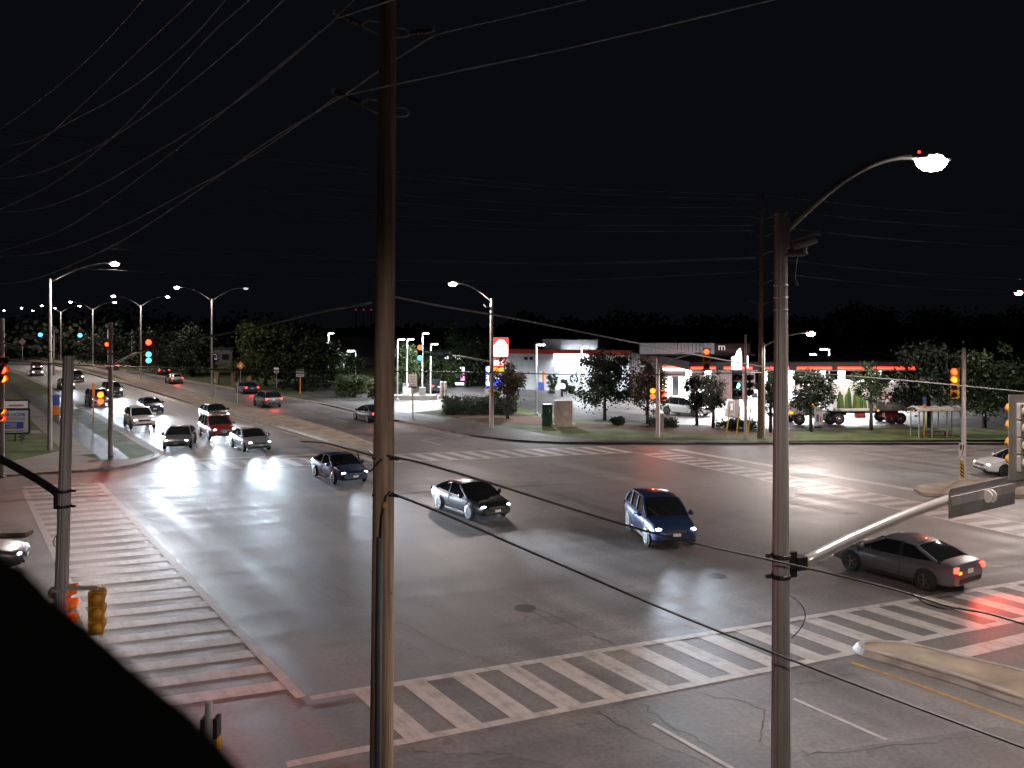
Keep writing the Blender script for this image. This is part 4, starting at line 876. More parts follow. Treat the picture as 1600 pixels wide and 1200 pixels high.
for x, zl, zh, w in ((cb, .9, 3.35, 1.2), (cb+1.0, .9, 3.35, 1.2), (cb+1.55, .9, 3.15, 1.18), (cb+1.95, .9, 2.2, 1.15), (cb+2.1, .85, 1.85, 1.12), (cf-.35, .8, 1.65, 1.02), (cf, .75, 1.35, .9)):
    secs.append([(x, -w, zl), (x, -w, zh-.2), (x, -w*.86, zh), (x, w*.86, zh), (x, w, zh-.2), (x, w, zl)])
MB().loft(secs).build('cab_body', TW, TK, bevel=.0)
MB().plate([(0, 0), (.95, 0), (.75, .75), (0, .8)], (cb+.75, 1.21, 2.1), (1, 0, 0), (0, 0, 1), .03).build('side_window', GLASS, TK)
MB().box((cb+1.0, 1.2, 1.5), (.03, .03, 1.2)).build('door_seam', DARKM, TK)
MB().box(((cb+xa)/2, 0, .85), (cb-xa+3, 1.0, .25)).build('chassis', DARKM, TK); MB().box((cb-.1, .95, .75), (1.1, .5, .5)).build('fuel_tank', CHROME, TK, bevel=.05)
MB().box((cf+.02, .0, .62), (.18, 2.1, .35)).build('bumper', CHROME, TK, bevel=.03)
MB().lathe([(.12, 0), (.1, .06)], 12, Matrix(((0, 0, 1), (0, 1, 0), (-1, 0, 0))), (cf-.02, .85, 1.0)).build('headlight', E_HEAD, TK)
MB().box((cf-.3, 1.06, 1.05), (.3, .06, .14)).build('turn_signal', E_AMB, TK); MB().box((cb+.6, 1.22, 1.75), (.14, .06, .08)).build('marker_light', E_AMB, TK); MB().box((tx(1362), 1.29, 1.2), (.14, .04, .12)).build('marker_light', E_AMB, TK); MB().box((cb+1.1, 1.1, 3.38), (.1, .12, .08)).build('marker_light', E_AMB, TK); MB().box((xb+.05, 1.2, 1.05), (.06, .16, .12)).build('tail_light', E_TAIL, TK)
def truck_wheel(x, y, r=.5):
    My = Matrix(((1, 0, 0), (0, 0, 1), (0, -1, 0)))
    t = MB().lathe([(r*.55, -.14), (r*.9, -.15), (r, -.1), (r, .1), (r*.9, .15), (r*.55, .14)], 22, My, (x, y, r)).build('wheel', RUBBER, TK, True)
    MB().lathe([(r*.55, .10), (r*.5, .15), (r*.3, .1), (r*.2, .17), (.03, .19)], 16, My, (x, y, r)).build('rim', RIM, t, True)
for x in (tx(1240), tx(1288), tx(1302), tx(1385), tx(1399)):
    for y in (1.05, -1.05): truck_wheel(x, y)

# ------------------------------------------------------------------ cars
def car_paint(name, col, metal=.25): return mat(name, col, .32, metal, var=.04, coat=.7)
KINDS = {
 'sedan': dict(L=4.75, body=[(-2.37, .42, .86, .72), (-2.3, .32, .99, .82), (-2.05, .25, 1.04, .88), (-1.5, .22, 1.03, .905), (-.8, .2, .98, .91), (.3, .2, .96, .91), (1.0, .2, .97, .905), (1.5, .21, .92, .89), (2.0, .24, .83, .85), (2.25, .28, .74, .77), (2.37, .38, .64, .66)],
   cab=[(-1.85, 1.02, .82), (-1.45, 1.22, .74), (-.9, 1.41, .66), (-.3, 1.46, .65), (.15, 1.45, .655), (.45, 1.37, .67), (.8, 1.17, .74), (1.2, .95, .82)], wb=1.38, roof=(-1.0, .28), pil=(-.45,)),
 'suv': dict(L=4.75, body=[(-2.37, .5, .95, .78), (-2.3, .36, 1.1, .87), (-2.05, .3, 1.16, .92), (-1.4, .28, 1.13, .945), (-.6, .26, 1.1, .95), (.4, .26, 1.09, .95), (1.0, .26, 1.1, .945), (1.5, .27, 1.06, .93), (2.0, .3, .98, .89), (2.25, .34, .88, .82), (2.37, .45, .75, .7)],
   cab=[(-2.25, 1.1, .84), (-2.0, 1.45, .76), (-1.75, 1.66, .7), (-.9, 1.73, .69), (-.1, 1.73, .69), (.25, 1.66, .7), (.7, 1.38, .77), (1.15, 1.08, .85)], wb=1.36, roof=(-1.8, .2), pil=(-1.25, -.4)),
 'van': dict(L=5.1, body=[(-2.55, .45, .98, .82), (-2.48, .34, 1.08, .92), (-2.2, .26, 1.12, .97), (-1.4, .24, 1.1, .985), (-.4, .22, 1.06, .985), (.7, .22, 1.04, .98), (1.4, .22, 1.05, .97), (1.85, .24, 1.0, .94), (2.2, .28, .92, .88), (2.45, .32, .82, .8), (2.55, .42, .7, .68)],
   cab=[(-2.45, 1.05, .9), (-2.3, 1.4, .82), (-2.1, 1.66, .76), (-1.2, 1.74, .75), (.1, 1.73, .75), (.5, 1.66, .75), (1.0, 1.4, .8), (1.65, 1.02, .88)], wb=1.52, roof=(-2.15, .45), pil=(-1.3, -.25, .75))}
def cab_sec(x, zt, wt, zb, wb):
    return [(x, -wb, zb-.04), (x, -(wb*.35+wt*.65), zb+(zt-zb)*.62), (x, -wt, zt-.05), (x, -wt*.82, zt), (x, 0, zt+.015), (x, wt*.82, zt), (x, wt, zt-.05), (x, wb*.35+wt*.65, zb+(zt-zb)*.62), (x, wb, zb-.04)]
def car(label, loc, head, kind, paint, lights='front', beam=None, group=None, tailpow=0, blink=None, plate=True, braking=False):
    K = KINDS[kind]; o = thing('car', label, 'car', (loc[0], loc[1], loc[2] if len(loc) > 2 else 0), ang(head), group)
    L = K['L']; secs = []
    for x, zb, zt, w in K['body']:
        zm = zb+(zt-zb)*.5
        half = [(0, zb), (w*.8, zb), (w*.95, zb+.07), (w, zm-.06), (w*1.005, zm+.1), (w*.975, zt-.10), (w*.9, zt-.02), (w*.6, zt+.012), (0, zt+.02)]
        secs.append([(x, y, z) for y, z in half]+[(x, -y, z) for y, z in half[-2:0:-1]])
    bo = smooth_angle(MB().loft(secs).build('body', paint, o), 38)
    zb_at = lambda x: sum(0 for _ in ())+interp([(q[0], q[2]) for q in K['body']], x)
    secs = []
    for x, zt, wt in K['cab']:
        zb = zb_at(x)-.02; secs.append(cab_sec(x, max(zt, zb+.005), wt, zb, .84 if kind != 'van' else .91))
    cabn = smooth_angle(MB().loft(secs).build('cabin_glass', GLASS, o), 38)
    # painted roof and pillars a little proud of the glass
    r0, r1 = K['roof']; secs = []
    for k in range(7):
        x = r0+(r1-r0)*k/6; zt = interp([(c[0], c[1]) for c in K['cab']], x)+.012; wt = interp([(c[0], c[2]) for c in K['cab']], x)+.012
        secs.append([(x, -wt, zt-.12), (x, -wt, zt-.05), (x, -wt*.82, zt), (x, 0, zt+.016), (x, wt*.82, zt), (x, wt, zt-.05), (x, wt, zt-.12)])
    smooth_angle(MB().loft(secs).build('roof', paint, o), 40)
    for xs in list(K['pil'])+['A', 'C']:
        for s in (-1, 1):
            wbm = (.84 if kind != 'van' else .91)
            if xs == 'A': x0, x1 = K['cab'][-1][0]-.05, K['roof'][1]-.02
            elif xs == 'C': x0, x1 = K['cab'][0][0]+.12, K['roof'][0]+.02
            else: x0 = x1 = xs
            zt = interp([(c[0], c[1]) for c in K['cab']], x1); wt = interp([(c[0], c[2]) for c in K['cab']], x1)
            zb = zb_at(x0)
            zt0 = max(interp([(c[0], c[1]) for c in K['cab']], x0), zb+.01); wt0 = interp([(c[0], c[2]) for c in K['cab']], x0)
            pw = .05 if xs not in ('A', 'C') else .06
            lo = wbm-.0+.012 if xs not in ('A', 'C') else (wt0+.02 if zt0-zb < .2 else wbm)
            p0 = Vector((x0, s*(wbm+.008), zb-.03)); p2 = Vector((x1, s*(wt+.012), zt-.06)); p1 = Vector(((x0+x1)/2, s*(wbm*.35+wt*.65+.012), zb+(zt-zb)*.62)) if xs not in ('A', 'C') else (p0+p2)/2+Vector((0, s*.02, .02))
            MB().tube([p0, p1, p2], pw, 4).build('pillar', paint if xs in ('A', 'C') else SIGNB, o)
    # lamps, grille, bumper, plates
    fx = L/2; w = K['body'][-2][3]; hz = K['body'][-2][2]-.08; bz = K['body'][1][2]-.14
    for s in (-1, 1):
        hl = MB().lathe([(.01, -.09), (.05, -.075), (.08, -.04), (.09, 0), (.08, .04), (.05, .075), (.01, .09)], 14, Matrix(((.9, -s*.4, 0), (s*.4, 1.5, 0), (0, 0, .72))), (fx-.15, s*(w-.15), hz+.01))
        hl.build('headlight', E_HEAD if lights in ('front', 'both') else mat('lamp_off', (.5, .52, .55), .15), o, True)
        tl = MB().box((-fx+.07, s*(K['body'][1][3]-.14), bz), (.12, .34, .17), s*.3).build('tail_light', E_TAIL if lights in ('rear', 'both') else mat('tail_off', (.18, .01, .01), .2), o, bevel=.03)
        My = Matrix(((1, 0, 0), (0, 0, s), (0, -s, 0)))
        for xw in (K['wb'], -K['wb']):
            rr = .34 if kind == 'sedan' else .37; ws = interp([(q[0], q[3]) for q in K['body']], xw)
            MB().lathe([(rr+.055, -.02), (rr+.055, .012)], 24, My, (xw, s*(ws), rr+.01)).build('wheel_arch', BLACKP, o)
            t = MB().lathe([(rr*.62, -.12), (rr*.92, -.12), (rr, -.07), (rr, .03), (rr*.92, .055), (rr*.66, .05)], 22, My, (xw, s*(ws-.005), rr)).build('wheel', RUBBER, o, True)
            rmb = MB().lathe([(rr*.68, .02), (rr*.66, .052), (rr*.6, .045), (rr*.58, .02)], 20, My, (xw, s*(ws-.005), rr))
            for k in range(5):
                a = 2*math.pi*k/5; c = Vector((xw+math.cos(a)*rr*.32, s*(ws+.03), rr+math.sin(a)*rr*.32)); rmb.box(c, (rr*.66, .03, rr*.16), 0, Matrix.Rotation(-a, 3, 'Y'))
            rmb.build('rim', RIM, t)
        MB().lathe([(.03, 0), (.11, .03), (.11, .1), (.04, .14)], 8, Matrix.Rotation(R(90), 3, 'Y'), (K['cab'][-1][0]-.38, s*(K['body'][5][3]+.12), K['body'][5][2]+.06)).build('mirror', paint, o, True)
        for xd in (K['cab'][-1][0]-.1, K['pil'][-1]-.02): MB().box((xd, s*(K['body'][5][3]+.003), .66), (.012, .012, .62)).build('door_seam', SIGNB, o)
        MB().box((K['pil'][-1]+.14, s*(K['body'][5][3]+.012), K['body'][5][2]-.17), (.2, .03, .035)).build('door_handle', paint, o)
    MB().box((fx-.035, 0, hz-.05), (.09, w*1.05, .13)).build('grille', BLACKP, o, bevel=.02)
    for k in range(3): MB().box((fx+.012, 0, hz-.09+k*.04), (.012, w*.98, .012)).build('grille_bar', CHROME, o)
    MB().box((fx-.06, 0, K['body'][-1][1]+.01), (.16, w*1.5, .11)).build('lower_grille', BLACKP, o, bevel=.03)
    for s in (-1, 1): MB().box((0, s*(K['body'][5][3]-.03), K['body'][5][1]+.02), (K['wb']*2-.85, .06, .12)).build('sill', BLACKP, o, bevel=.02)
    for s in (-.35, .2): MB().tube([(K['cab'][-1][0]-.03, s, K['cab'][-1][1]+.03), (K['cab'][-2][0]+.05, s-.32, K['cab'][-2][1]-.02)], .012, 4).build('wiper', BLACKP, o)
    if plate:
        MB().box((fx+.02, 0, hz-.17), (.02, .3, .11)).build('licence_plate', SIGNW, o); MB().box((-fx-.005, 0, bz-.1), (.02, .3, .13)).build('licence_plate', SIGNW, o)
    MB().box((-fx+.03, 0, .48), (.06, 1.3, .16)).build('rear_bumper_trim', BLACKP, o, bevel=.015)
    if blink: MB().box((-fx+.04, blink*(K['body'][1][3]-.22), bz-.1), (.1, .16, .08)).build('turn_signal', E_AMB, o)
    if lights in ('front', 'both') and beam:
        for s in (-1, 1): low_beam(light('headlight_beam', 'SPOT', (fx+.04, s*(w-.16), hz), beam, (.72, .85, 1), o, (1, 0, 0), .08, 46, 1.0))
    if lights in ('rear', 'both') and tailpow:
        light('taillight_glow', 'SPOT', (-fx-.1, 0, bz), tailpow, (1, .06, .03), o, (-1, 0, -.25), .25, 140, .8)
    return o
def low_beam(lo):
    # low-beam photometry: sharp cut-off at the horizon, candela falling towards the bumper
    ld = lo.data; ld.use_nodes = True; n_ = ld.node_tree.nodes; l_ = ld.node_tree.links; em = n_['Emission']
    tc = n_.new('ShaderNodeTexCoord'); sx_ = n_.new('ShaderNodeSeparateXYZ'); l_.new(tc.outputs['Normal'], sx_.inputs[0])
    def M_(op, a, b):
        q = n_.new('ShaderNodeMath'); q.operation = op
        for i, v in enumerate((a, b)):
            if isinstance(v, (int, float)): q.inputs[i].default_value = v
            else: l_.new(v, q.inputs[i])
        return q.outputs[0]
    y = sx_.outputs[1]; den = M_('ADD', M_('MULTIPLY', M_('MULTIPLY', y, y), 150.0), .4)
    cut = n_.new('ShaderNodeMapRange'); l_.new(y, cut.inputs[0])
    for i, v in enumerate((.0, .05, 1.0, .04)): cut.inputs[i+1].default_value = v
    l_.new(M_('DIVIDE', cut.outputs[0], den), em.inputs['Strength'])
def interp(tab, x):
    tab = sorted(tab)
    if x <= tab[0][0]: return tab[0][1]
    for (a, b), (c, d) in zip(tab, tab[1:]):
        if x <= c: return b+(d-b)*(x-a)/(c-a)
    return tab[-1][1]
SIL = car_paint('paint_silver', (.45, .46, .48), .6); RED = car_paint('paint_red', (.28, .03, .025)); WHT = car_paint('paint_white', (.68, .68, .68), 0); BLK = car_paint('paint_black', (.02, .02, .022)); GRY = car_paint('paint_grey', (.16, .165, .18), .5); BLU = car_paint('paint_blue', (.03, .06, .16), .4); CHM = car_paint('paint_champagne', (.36, .31, .25), .5)
S = -A; N = A
def g_st(px, py): return st_of(G(px, py))
car('silver sedan with lit headlights waiting first at the north crossing', ST(65.0, 18.3), S, 'sedan', SIL, 'front', HEAD)
car('dark red car with lit headlights right behind the silver sedan', ST(72.5, 17.9), S, 'suv', RED, 'front', HEAD*.7)
tv = (S*.8-B*.6); car('grey car with lit headlights turning at the left kerb', ST(68.0, 14.3), (S*.94-B*.3).normalized(), 'sedan', GRY, 'front', HEAD*.7)
far = [(82, 14.0, 'suv', WHT, 'white car with headlights behind the turning grey car'), (86, 21, 'sedan', BLK, 'black car with headlights by the median kerb'), (96, 17.4, 'sedan', BLU, 'blue car with headlights in the middle of the approaching queue'), (107, 14.0, 'van', SIL, 'silver van with headlights in the kerb lane by the orange signal'), (120, 17.4, 'suv', GRY, 'grey car with headlights under the first median lamps'), (135, 14.0, 'sedan', WHT, 'white car with headlights far up the kerb lane'), (152, 17.4, 'suv', BLK, 'dark car with headlights far up the middle lane'), (172, 14.2, 'sedan', SIL, 'silver car with headlights near the top of the road'), (195, 17.0, 'sedan', RED, 'red car with headlights at the far top of the road')]
for i, (s, t, k, m, l) in enumerate(far): car(l, ST(s, t), S, k, m, 'front', HEAD*(.3 if t < 15 else .8) if s < 140 else None, 'approaching cars')
back = [(80, 33.0, 'sedan', BLK, 'black car with red tail lights leaving beside the far kerb'), (98, 29.3, 'suv', GRY, 'grey car with red tail lights in the lane beside the median'), (118, 32.8, 'sedan', BLU, 'blue car with red tail lights passing the orange diamond sign'), (142, 29.3, 'sedan', SIL, 'silver car with red tail lights behind the median lamp'), (165, 32.6, 'suv', BLK, 'dark car with red tail lights far up the road'), (190, 29.5, 'sedan', RED, 'red car with tail lights farthest up the road')]
for i, (s, t, k, m, l) in enumerate(back): car(l, ST(s, t), N, k, m, 'rear', None, 'leaving cars', tailpow=160 if s < 150 else 0)
car('black sedan with bright headlights crossing just right of the wooden pole', G(735, 800), S, 'sedan', BLK, 'front', HEAD*1.1)
car('blue sedan with headlights entering the junction left of the wooden pole', G(530, 748), S, 'sedan', BLU, 'front', HEAD*1.1)
car('dark blue car with headlights turning left through the middle of the junction', G(1030, 838), Vector((.12, -1, 0)).normalized(), 'suv', BLU, 'front', HEAD*.6)
car('grey car with red tail lights and amber blinker driving away at right', G(1410, 900), N, 'sedan', GRY, 'rear', None, tailpow=700, blink=1)
car('car with headlight peeking over the ledge at the left edge', G(-78, 897), B, 'sedan', GRY, 'front', HEAD*.3)
car('white car with headlights waiting behind the keep right post', G(1592, 741), -Vector((1, .05, 0)).normalized(), 'sedan', WHT, 'front', HEAD*.5)
car('white minivan parked on the station forecourt', G(1072, 648, KZ+.01), Vector((.72, -.7, 0)).normalized(), 'van', WHT, 'none')
car('dark parked car with glowing tail lights near the vacuum station', G(675, 613, KZ+.01), Vector((-.45, .9, 0)).normalized(), 'suv', BLK, 'rear', None, tailpow=60)

# ------------------------------------------------------------------ trees, hedges
LEAF = leaf_mat('leaf_green', (.015, .032, .011), (.034, .058, .017)); LEAFD = leaf_mat('leaf_dark', (.009, .017, .008), (.018, .03, .012)); LEAFL = leaf_mat('leaf_light', (.022, .04, .01), (.048, .07, .016)); LEAF_REDLIT = leaf_mat('leaf_red_lit', (.028, .02, .012), (.05, .032, .016))  # the red leaf colour stands for red light falling on the foliage
BARK = mat('bark', (.06, .048, .038), .9, var=.3, scale=6, bump=.6)
def crown_mesh(seed, rx_, rz_, nclump=60, per=55, leaf=.16, squash=1.0, boxy=False):
    rnd = random.Random(seed); v = []; f = []
    for c in range(nclump):
        while True:
            p = Vector((rnd.uniform(-1, 1), rnd.uniform(-1, 1), rnd.uniform(-1, 1)))
            if boxy:
                break
            r = p.length
            wv = 1+.22*math.sin(3*math.atan2(p.y, p.x)+seed)+.15*math.sin(5*p.z+seed*2)
            if .35 < r < .95*wv: break
        cr = rnd.uniform(.14, .36); cc = Vector((p.x*rx_, p.y*rx_*squash, p.z*rz_))
        for k in range(per):
            g = Vector((rnd.gauss(0, 1), rnd.gauss(0, 1), rnd.gauss(0, .8)))*cr*.55*(min(rx_, rz_) if not boxy else .9)
            q = cc+g; n_ = Vector((rnd.gauss(0, 1), rnd.gauss(0, 1), rnd.gauss(.5, .8))).normalized(); u = n_.orthogonal().normalized()
            a = rnd.uniform(0, 6.28); u = (Matrix.Rotation(a, 3, n_) @ u); w = n_.cross(u); l = leaf*rnd.uniform(.6, 1.3)
            b = len(v); v += [q-u*l, q+w*l*.55, q+u*l, q-w*l*.55]; f.append((b, b+1, b+2, b+3))
    me = bpy.data.meshes.new('crown'); me.from_pydata([tuple(x) for x in v], [], f); return me
CROWNS = [crown_mesh(1, 1, 1.0, 84, 66, .06), crown_mesh(2, 1, .95, 100, 66, .062), crown_mesh(3, 1, 1.0, 84, 64, .06)]
def withmat(me, m): c = me.copy(); c.materials.clear(); c.materials.append(m); return c
CM = {}
def tree(label, base, h, cr, ch, kind=0, m=LEAF, group=None, seed=0, name='street_tree'):
    """h total height, cr crown radius, ch crown half-height"""
    o = thing(name, label, 'tree', base, random.uniform(0, 6.28), group); rnd = random.Random(seed+11)
    tb = MB(); tr = .035*h*.55+.02; cz = h-ch
    tb.tube([(0, 0, 0), (rnd.uniform(-.05, .05), rnd.uniform(-.05, .05), cz*.5), (0, 0, cz), (.05, 0, cz+ch*.6)], [tr*1.3, tr, tr*.75, tr*.25], 8)
    for k in range(7):
        a = rnd.uniform(0, 6.28); z0 = cz-ch*.75+rnd.uniform(0, ch*.9); e = Vector((math.cos(a)*cr*.7, math.sin(a)*cr*.7, z0+ch*rnd.uniform(.3, .7)))
        tb.tube(arc((0, 0, z0), (e.x*.4, e.y*.4, z0+ch*.2), e, 4), [tr*.45, tr*.38, tr*.3, tr*.2, tr*.1], 5)
    tb.build('trunk', BARK, o, True)
    key = (kind, m.name)
    if key not in CM: CM[key] = withmat(CROWNS[kind], m)
    c = link('crown', CM[key], o); c.location = (0, 0, cz); c.scale = (cr, cr, ch)
    return o
def tree_px(label, bx, by, x0, x1, ty, by2, kind=0, m=LEAF, group=None, name='street_tree', seed=0):
    b = G(bx, by, KZ); k = b.y/F; zt = HC-(ty-YH)*k-KZ; zb = HC-(by2-YH)*k-KZ
    return tree(label, b, zt, (x1-x0)/2*k*.92, max(.4, (zt-zb)/2), kind, m, group, seed, name)
gt = 'station trees'
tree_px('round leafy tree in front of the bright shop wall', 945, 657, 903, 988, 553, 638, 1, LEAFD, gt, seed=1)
tree_px('tree with red light put into its leaf colour behind the orange signal', 1012, 662, 978, 1042, 562, 642, 0, LEAF_REDLIT, gt, seed=2)
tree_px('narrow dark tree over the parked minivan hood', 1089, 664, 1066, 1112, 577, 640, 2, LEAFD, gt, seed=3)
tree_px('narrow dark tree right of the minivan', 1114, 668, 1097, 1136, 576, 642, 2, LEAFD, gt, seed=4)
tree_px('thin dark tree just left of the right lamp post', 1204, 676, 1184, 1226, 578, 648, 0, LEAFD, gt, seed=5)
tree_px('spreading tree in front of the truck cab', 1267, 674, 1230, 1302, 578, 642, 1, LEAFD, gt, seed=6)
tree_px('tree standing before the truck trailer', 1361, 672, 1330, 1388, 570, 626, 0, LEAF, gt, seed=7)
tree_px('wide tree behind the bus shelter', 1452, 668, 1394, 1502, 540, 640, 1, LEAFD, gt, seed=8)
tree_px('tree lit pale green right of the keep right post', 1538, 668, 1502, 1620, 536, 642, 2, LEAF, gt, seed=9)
tree_px('young tree beside the lit pylon sign', 793, 654, 768, 826, 562, 634, 0, LEAF_REDLIT, gt, seed=10)
gb = 'dark trees left of the pole'
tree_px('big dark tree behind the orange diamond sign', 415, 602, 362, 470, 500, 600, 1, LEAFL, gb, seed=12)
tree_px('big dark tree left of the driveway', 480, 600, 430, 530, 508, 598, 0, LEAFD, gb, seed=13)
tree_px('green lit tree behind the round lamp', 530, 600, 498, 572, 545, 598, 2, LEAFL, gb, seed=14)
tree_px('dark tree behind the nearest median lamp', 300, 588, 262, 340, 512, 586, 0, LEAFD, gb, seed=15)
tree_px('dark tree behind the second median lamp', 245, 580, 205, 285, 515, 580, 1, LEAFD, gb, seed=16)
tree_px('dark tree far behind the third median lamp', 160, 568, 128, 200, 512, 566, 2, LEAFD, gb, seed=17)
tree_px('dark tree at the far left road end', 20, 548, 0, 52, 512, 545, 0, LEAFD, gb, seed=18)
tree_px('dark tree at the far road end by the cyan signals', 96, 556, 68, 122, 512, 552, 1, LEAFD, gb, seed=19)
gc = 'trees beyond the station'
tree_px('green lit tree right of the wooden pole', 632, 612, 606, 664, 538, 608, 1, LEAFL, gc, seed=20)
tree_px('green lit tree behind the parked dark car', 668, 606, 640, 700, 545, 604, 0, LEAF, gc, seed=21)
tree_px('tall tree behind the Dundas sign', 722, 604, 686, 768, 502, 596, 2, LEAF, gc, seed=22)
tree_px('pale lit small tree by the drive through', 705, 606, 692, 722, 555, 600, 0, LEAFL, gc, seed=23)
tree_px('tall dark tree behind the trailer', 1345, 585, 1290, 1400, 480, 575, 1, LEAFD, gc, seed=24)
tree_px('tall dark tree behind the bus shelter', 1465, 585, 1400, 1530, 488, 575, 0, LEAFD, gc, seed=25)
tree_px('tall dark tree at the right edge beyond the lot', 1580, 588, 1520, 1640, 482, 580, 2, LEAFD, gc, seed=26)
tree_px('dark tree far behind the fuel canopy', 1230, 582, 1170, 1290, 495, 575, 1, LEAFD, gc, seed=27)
def bush(label, x0, x1, ty, by, m, depth=1.2, name='shrub', cat='shrub', n=60, per=70, leaf=.07, seed=0, box=False):
    b = G((x0+x1)/2, by, KZ); k = b.y/F; w = (x1-x0)/2*k; h = HC-(ty-YH)*k-KZ
    o = thing(name, label, cat, b+Vector((0, depth*.5, 0)))
    me = crown_mesh(seed+50, w*.92, h*.46, n, per, leaf, min(1, depth/w), box); me.materials.append(m); c = link('foliage', me, o); c.location = (0, 0, h*.5)
    st_ = MB()
    for i in range(5): st_.tube([(random.uniform(-w*.6, w*.6), 0, 0), (random.uniform(-w*.7, w*.7), 0, h*.7)], .03, 5)
    st_.build('stem', BARK, o)
    return o
bush('long clipped dark hedge left of the far corner lamp', 688, 768, 620, 648, LEAF, 1.6, 'hedge', 'hedge', 420, 50, .055, 1, True)
bush('clipped dark hedge right of the far corner lamp', 758, 809, 625, 648, LEAF, 1.6, 'hedge', 'hedge', 260, 50, .055, 2, True)
bush('large yellow green hedge by the driveway', 520, 572, 584, 622, LEAFL, 3, 'hedge', 'hedge', 140, 80, .1, 3)
bush('small yellow green shrub touching the wooden pole', 570, 596, 592, 624, LEAFL, 2, seed=4, leaf=.09)
bush('dark shrubs row left of the yellow green hedge', 430, 522, 588, 612, LEAFD, 2.5, n=100, seed=5, leaf=.1)
bush('yellow green shrub right of the wooden pole base', 612, 626, 586, 622, LEAFL, 1.5, seed=6)
bush('round shrub beside the red lit tree', 955, 980, 651, 666, LEAFD, 1.2, seed=7)
bush('clipped hedge under the orange signal', 1015, 1062, 655, 668, LEAFD, 1.2, 'hedge', 'hedge', 80, 60, .06, 8, True)
bush('clipped hedge left of the far wooden pole', 1120, 1184, 657, 671, LEAFD, 1.2, 'hedge', 'hedge', 90, 60, .06, 9, True)
bush('tall shrub against the shop wall', 855, 872, 578, 616, LEAF, 1.2, seed=10)
bush('spiky shrub by the glowing bin', 876, 890, 592, 616, LEAF, 1.2, seed=11)
bush('low shrub under the lit shop wall', 889, 900, 602, 616, LEAF, 1, seed=12)
bush('little bush beside the green cabinet', 846, 853, 644, 662, LEAFD, .6, seed=13, n=25)
# grass blades and weeds on the near verge reads as turf only; fence with pillars by the dark trees
o = thing('fence', 'dark metal fence with tan brick pillars by the northbound road', 'fence', G(366, 603, KZ))
bx0 = G(366, 603).x
for x, y in ((339, 600), (366, 603), (390, 607)):
    q = G(x, y, KZ)-G(366, 603, KZ); MB().box((q.x, q.y, .8), (.62, .62, 1.6)).box((q.x, q.y, 1.65), (.75, .75, .12)).build('pillar', mat('pillar_tan', (.35, .24, .15), .8), o)
for a, b in (((339, 600), (366, 603)), ((366, 603), (390, 607))):
    p, q = G(*a, KZ)-G(366, 603, KZ), G(*b, KZ)-G(366, 603, KZ)
    for z in (.3, 1.3): MB().tube([p+Vector((0, 0, z)), q+Vector((0, 0, z))], .03, 4).build('rail', DARKM, o)
    for k in range(1, 12): c = p.lerp(q, k/12); MB().tube([c+Vector((0, 0, .05)), c+Vector((0, 0, 1.4))], .02, 4).build('picket', DARKM, o)
# pale warehouse far behind
o = thing('warehouse', 'pale low warehouse far behind the lot left of the pole', 'building', (P(540, 580, 185).x, 185, KZ), -.1)
MB().box((0, 5, 3), (20, 10, 6.0)).build('wall', mat('warehouse_wall', (.11, .11, .12), .8), o); MB().box((0, 5, 6.06), (20.4, 10.4, .2)).build('roof', ROOFD, o)
for k in range(4): MB().box((-8.6+k*1.3, -.05, 1.6), (.8, .1, 1.6)).build('window', emit_mat('amber_window', (1, .5, .15), .35) if k != 2 else GLASS, o)
o = thing('warehouse', 'low unlit building far behind the median lamps', 'building', (P(305, 575, 190).x, 190, KZ), .1)
MB().box((0, 4, 1.6), (16, 8, 3.2)).build('wall', mat('warehouse_wall', (.11, .11, .12), .8), o); MB().box((0, 4, 3.3), (16.6, 8.6, .2)).build('roof', ROOFD, o)
for k in range(6): MB().box((-6.5+k*2.6, -.05, 1.5), (1.4, .1, 1.2)).build('window', emit_mat('pale_window', (.8, .9, 1), .25) if k in (1, 4) else GLASS, o)
# parked cars far behind the trees are not told apart; far-off wood
rnd = random.Random(5); v = []; f = []
for i in range(42000):
    x = rnd.uniform(-330, 330); base = 250+40*math.sin(x*.013)+rnd.uniform(0, 45); top_ = 10+2.5*math.sin(x*.045)+1.6*math.sin(x*.17+1)+1.0*math.sin(x*.41)+(2 if x > 60 else 0)
    z = top_*(1-rnd.random()**2*1.0)*rnd.uniform(.3, 1); q = Vector((x, base, z)); l = rnd.uniform(.4, .95)
    n_ = Vector((rnd.gauss(0, .6), -1, rnd.gauss(.3, .6))).normalized(); u = Matrix.Rotation(rnd.uniform(0, 6.28), 3, n_) @ n_.orthogonal().normalized(); w = n_.cross(u); b = len(v)
    v += [tuple(q-u*l), tuple(q+w*l*.7), tuple(q+u*l), tuple(q-w*l*.7)]; f.append((b, b+1, b+2, b+3))
me = bpy.data.meshes.new('distant_wood'); me.from_pydata(v, [], f); me.materials.append(LEAFD)
o = link('distant_wood', me); o['kind'] = 'stuff'; o['label'] = 'dark distant wood along the horizon'; o['category'] = 'wood'
# far red mast lights
for i, (x, y) in enumerate(((556, 485), (568, 485), (580, 485), (1325, 508))):
    q = P(x, y, 420); o = thing('radio_mast', ['leftmost', 'middle', 'rightmost', 'right hand'][i]+' tiny red mast light on the dark horizon', 'mast', (q.x, 420, 0)); MB().tube([(0, 0, 0), (0, 0, q.z)], .2, 4).build('mast', DARKM, o); MB().lathe([(.3, 0), (.3, .5), (.05, .7)], 6, None, (0, 0, q.z)).build('mast_light', E_DOT if 0 else emit_mat('mast_red', (1, .03, .02), .5), o)

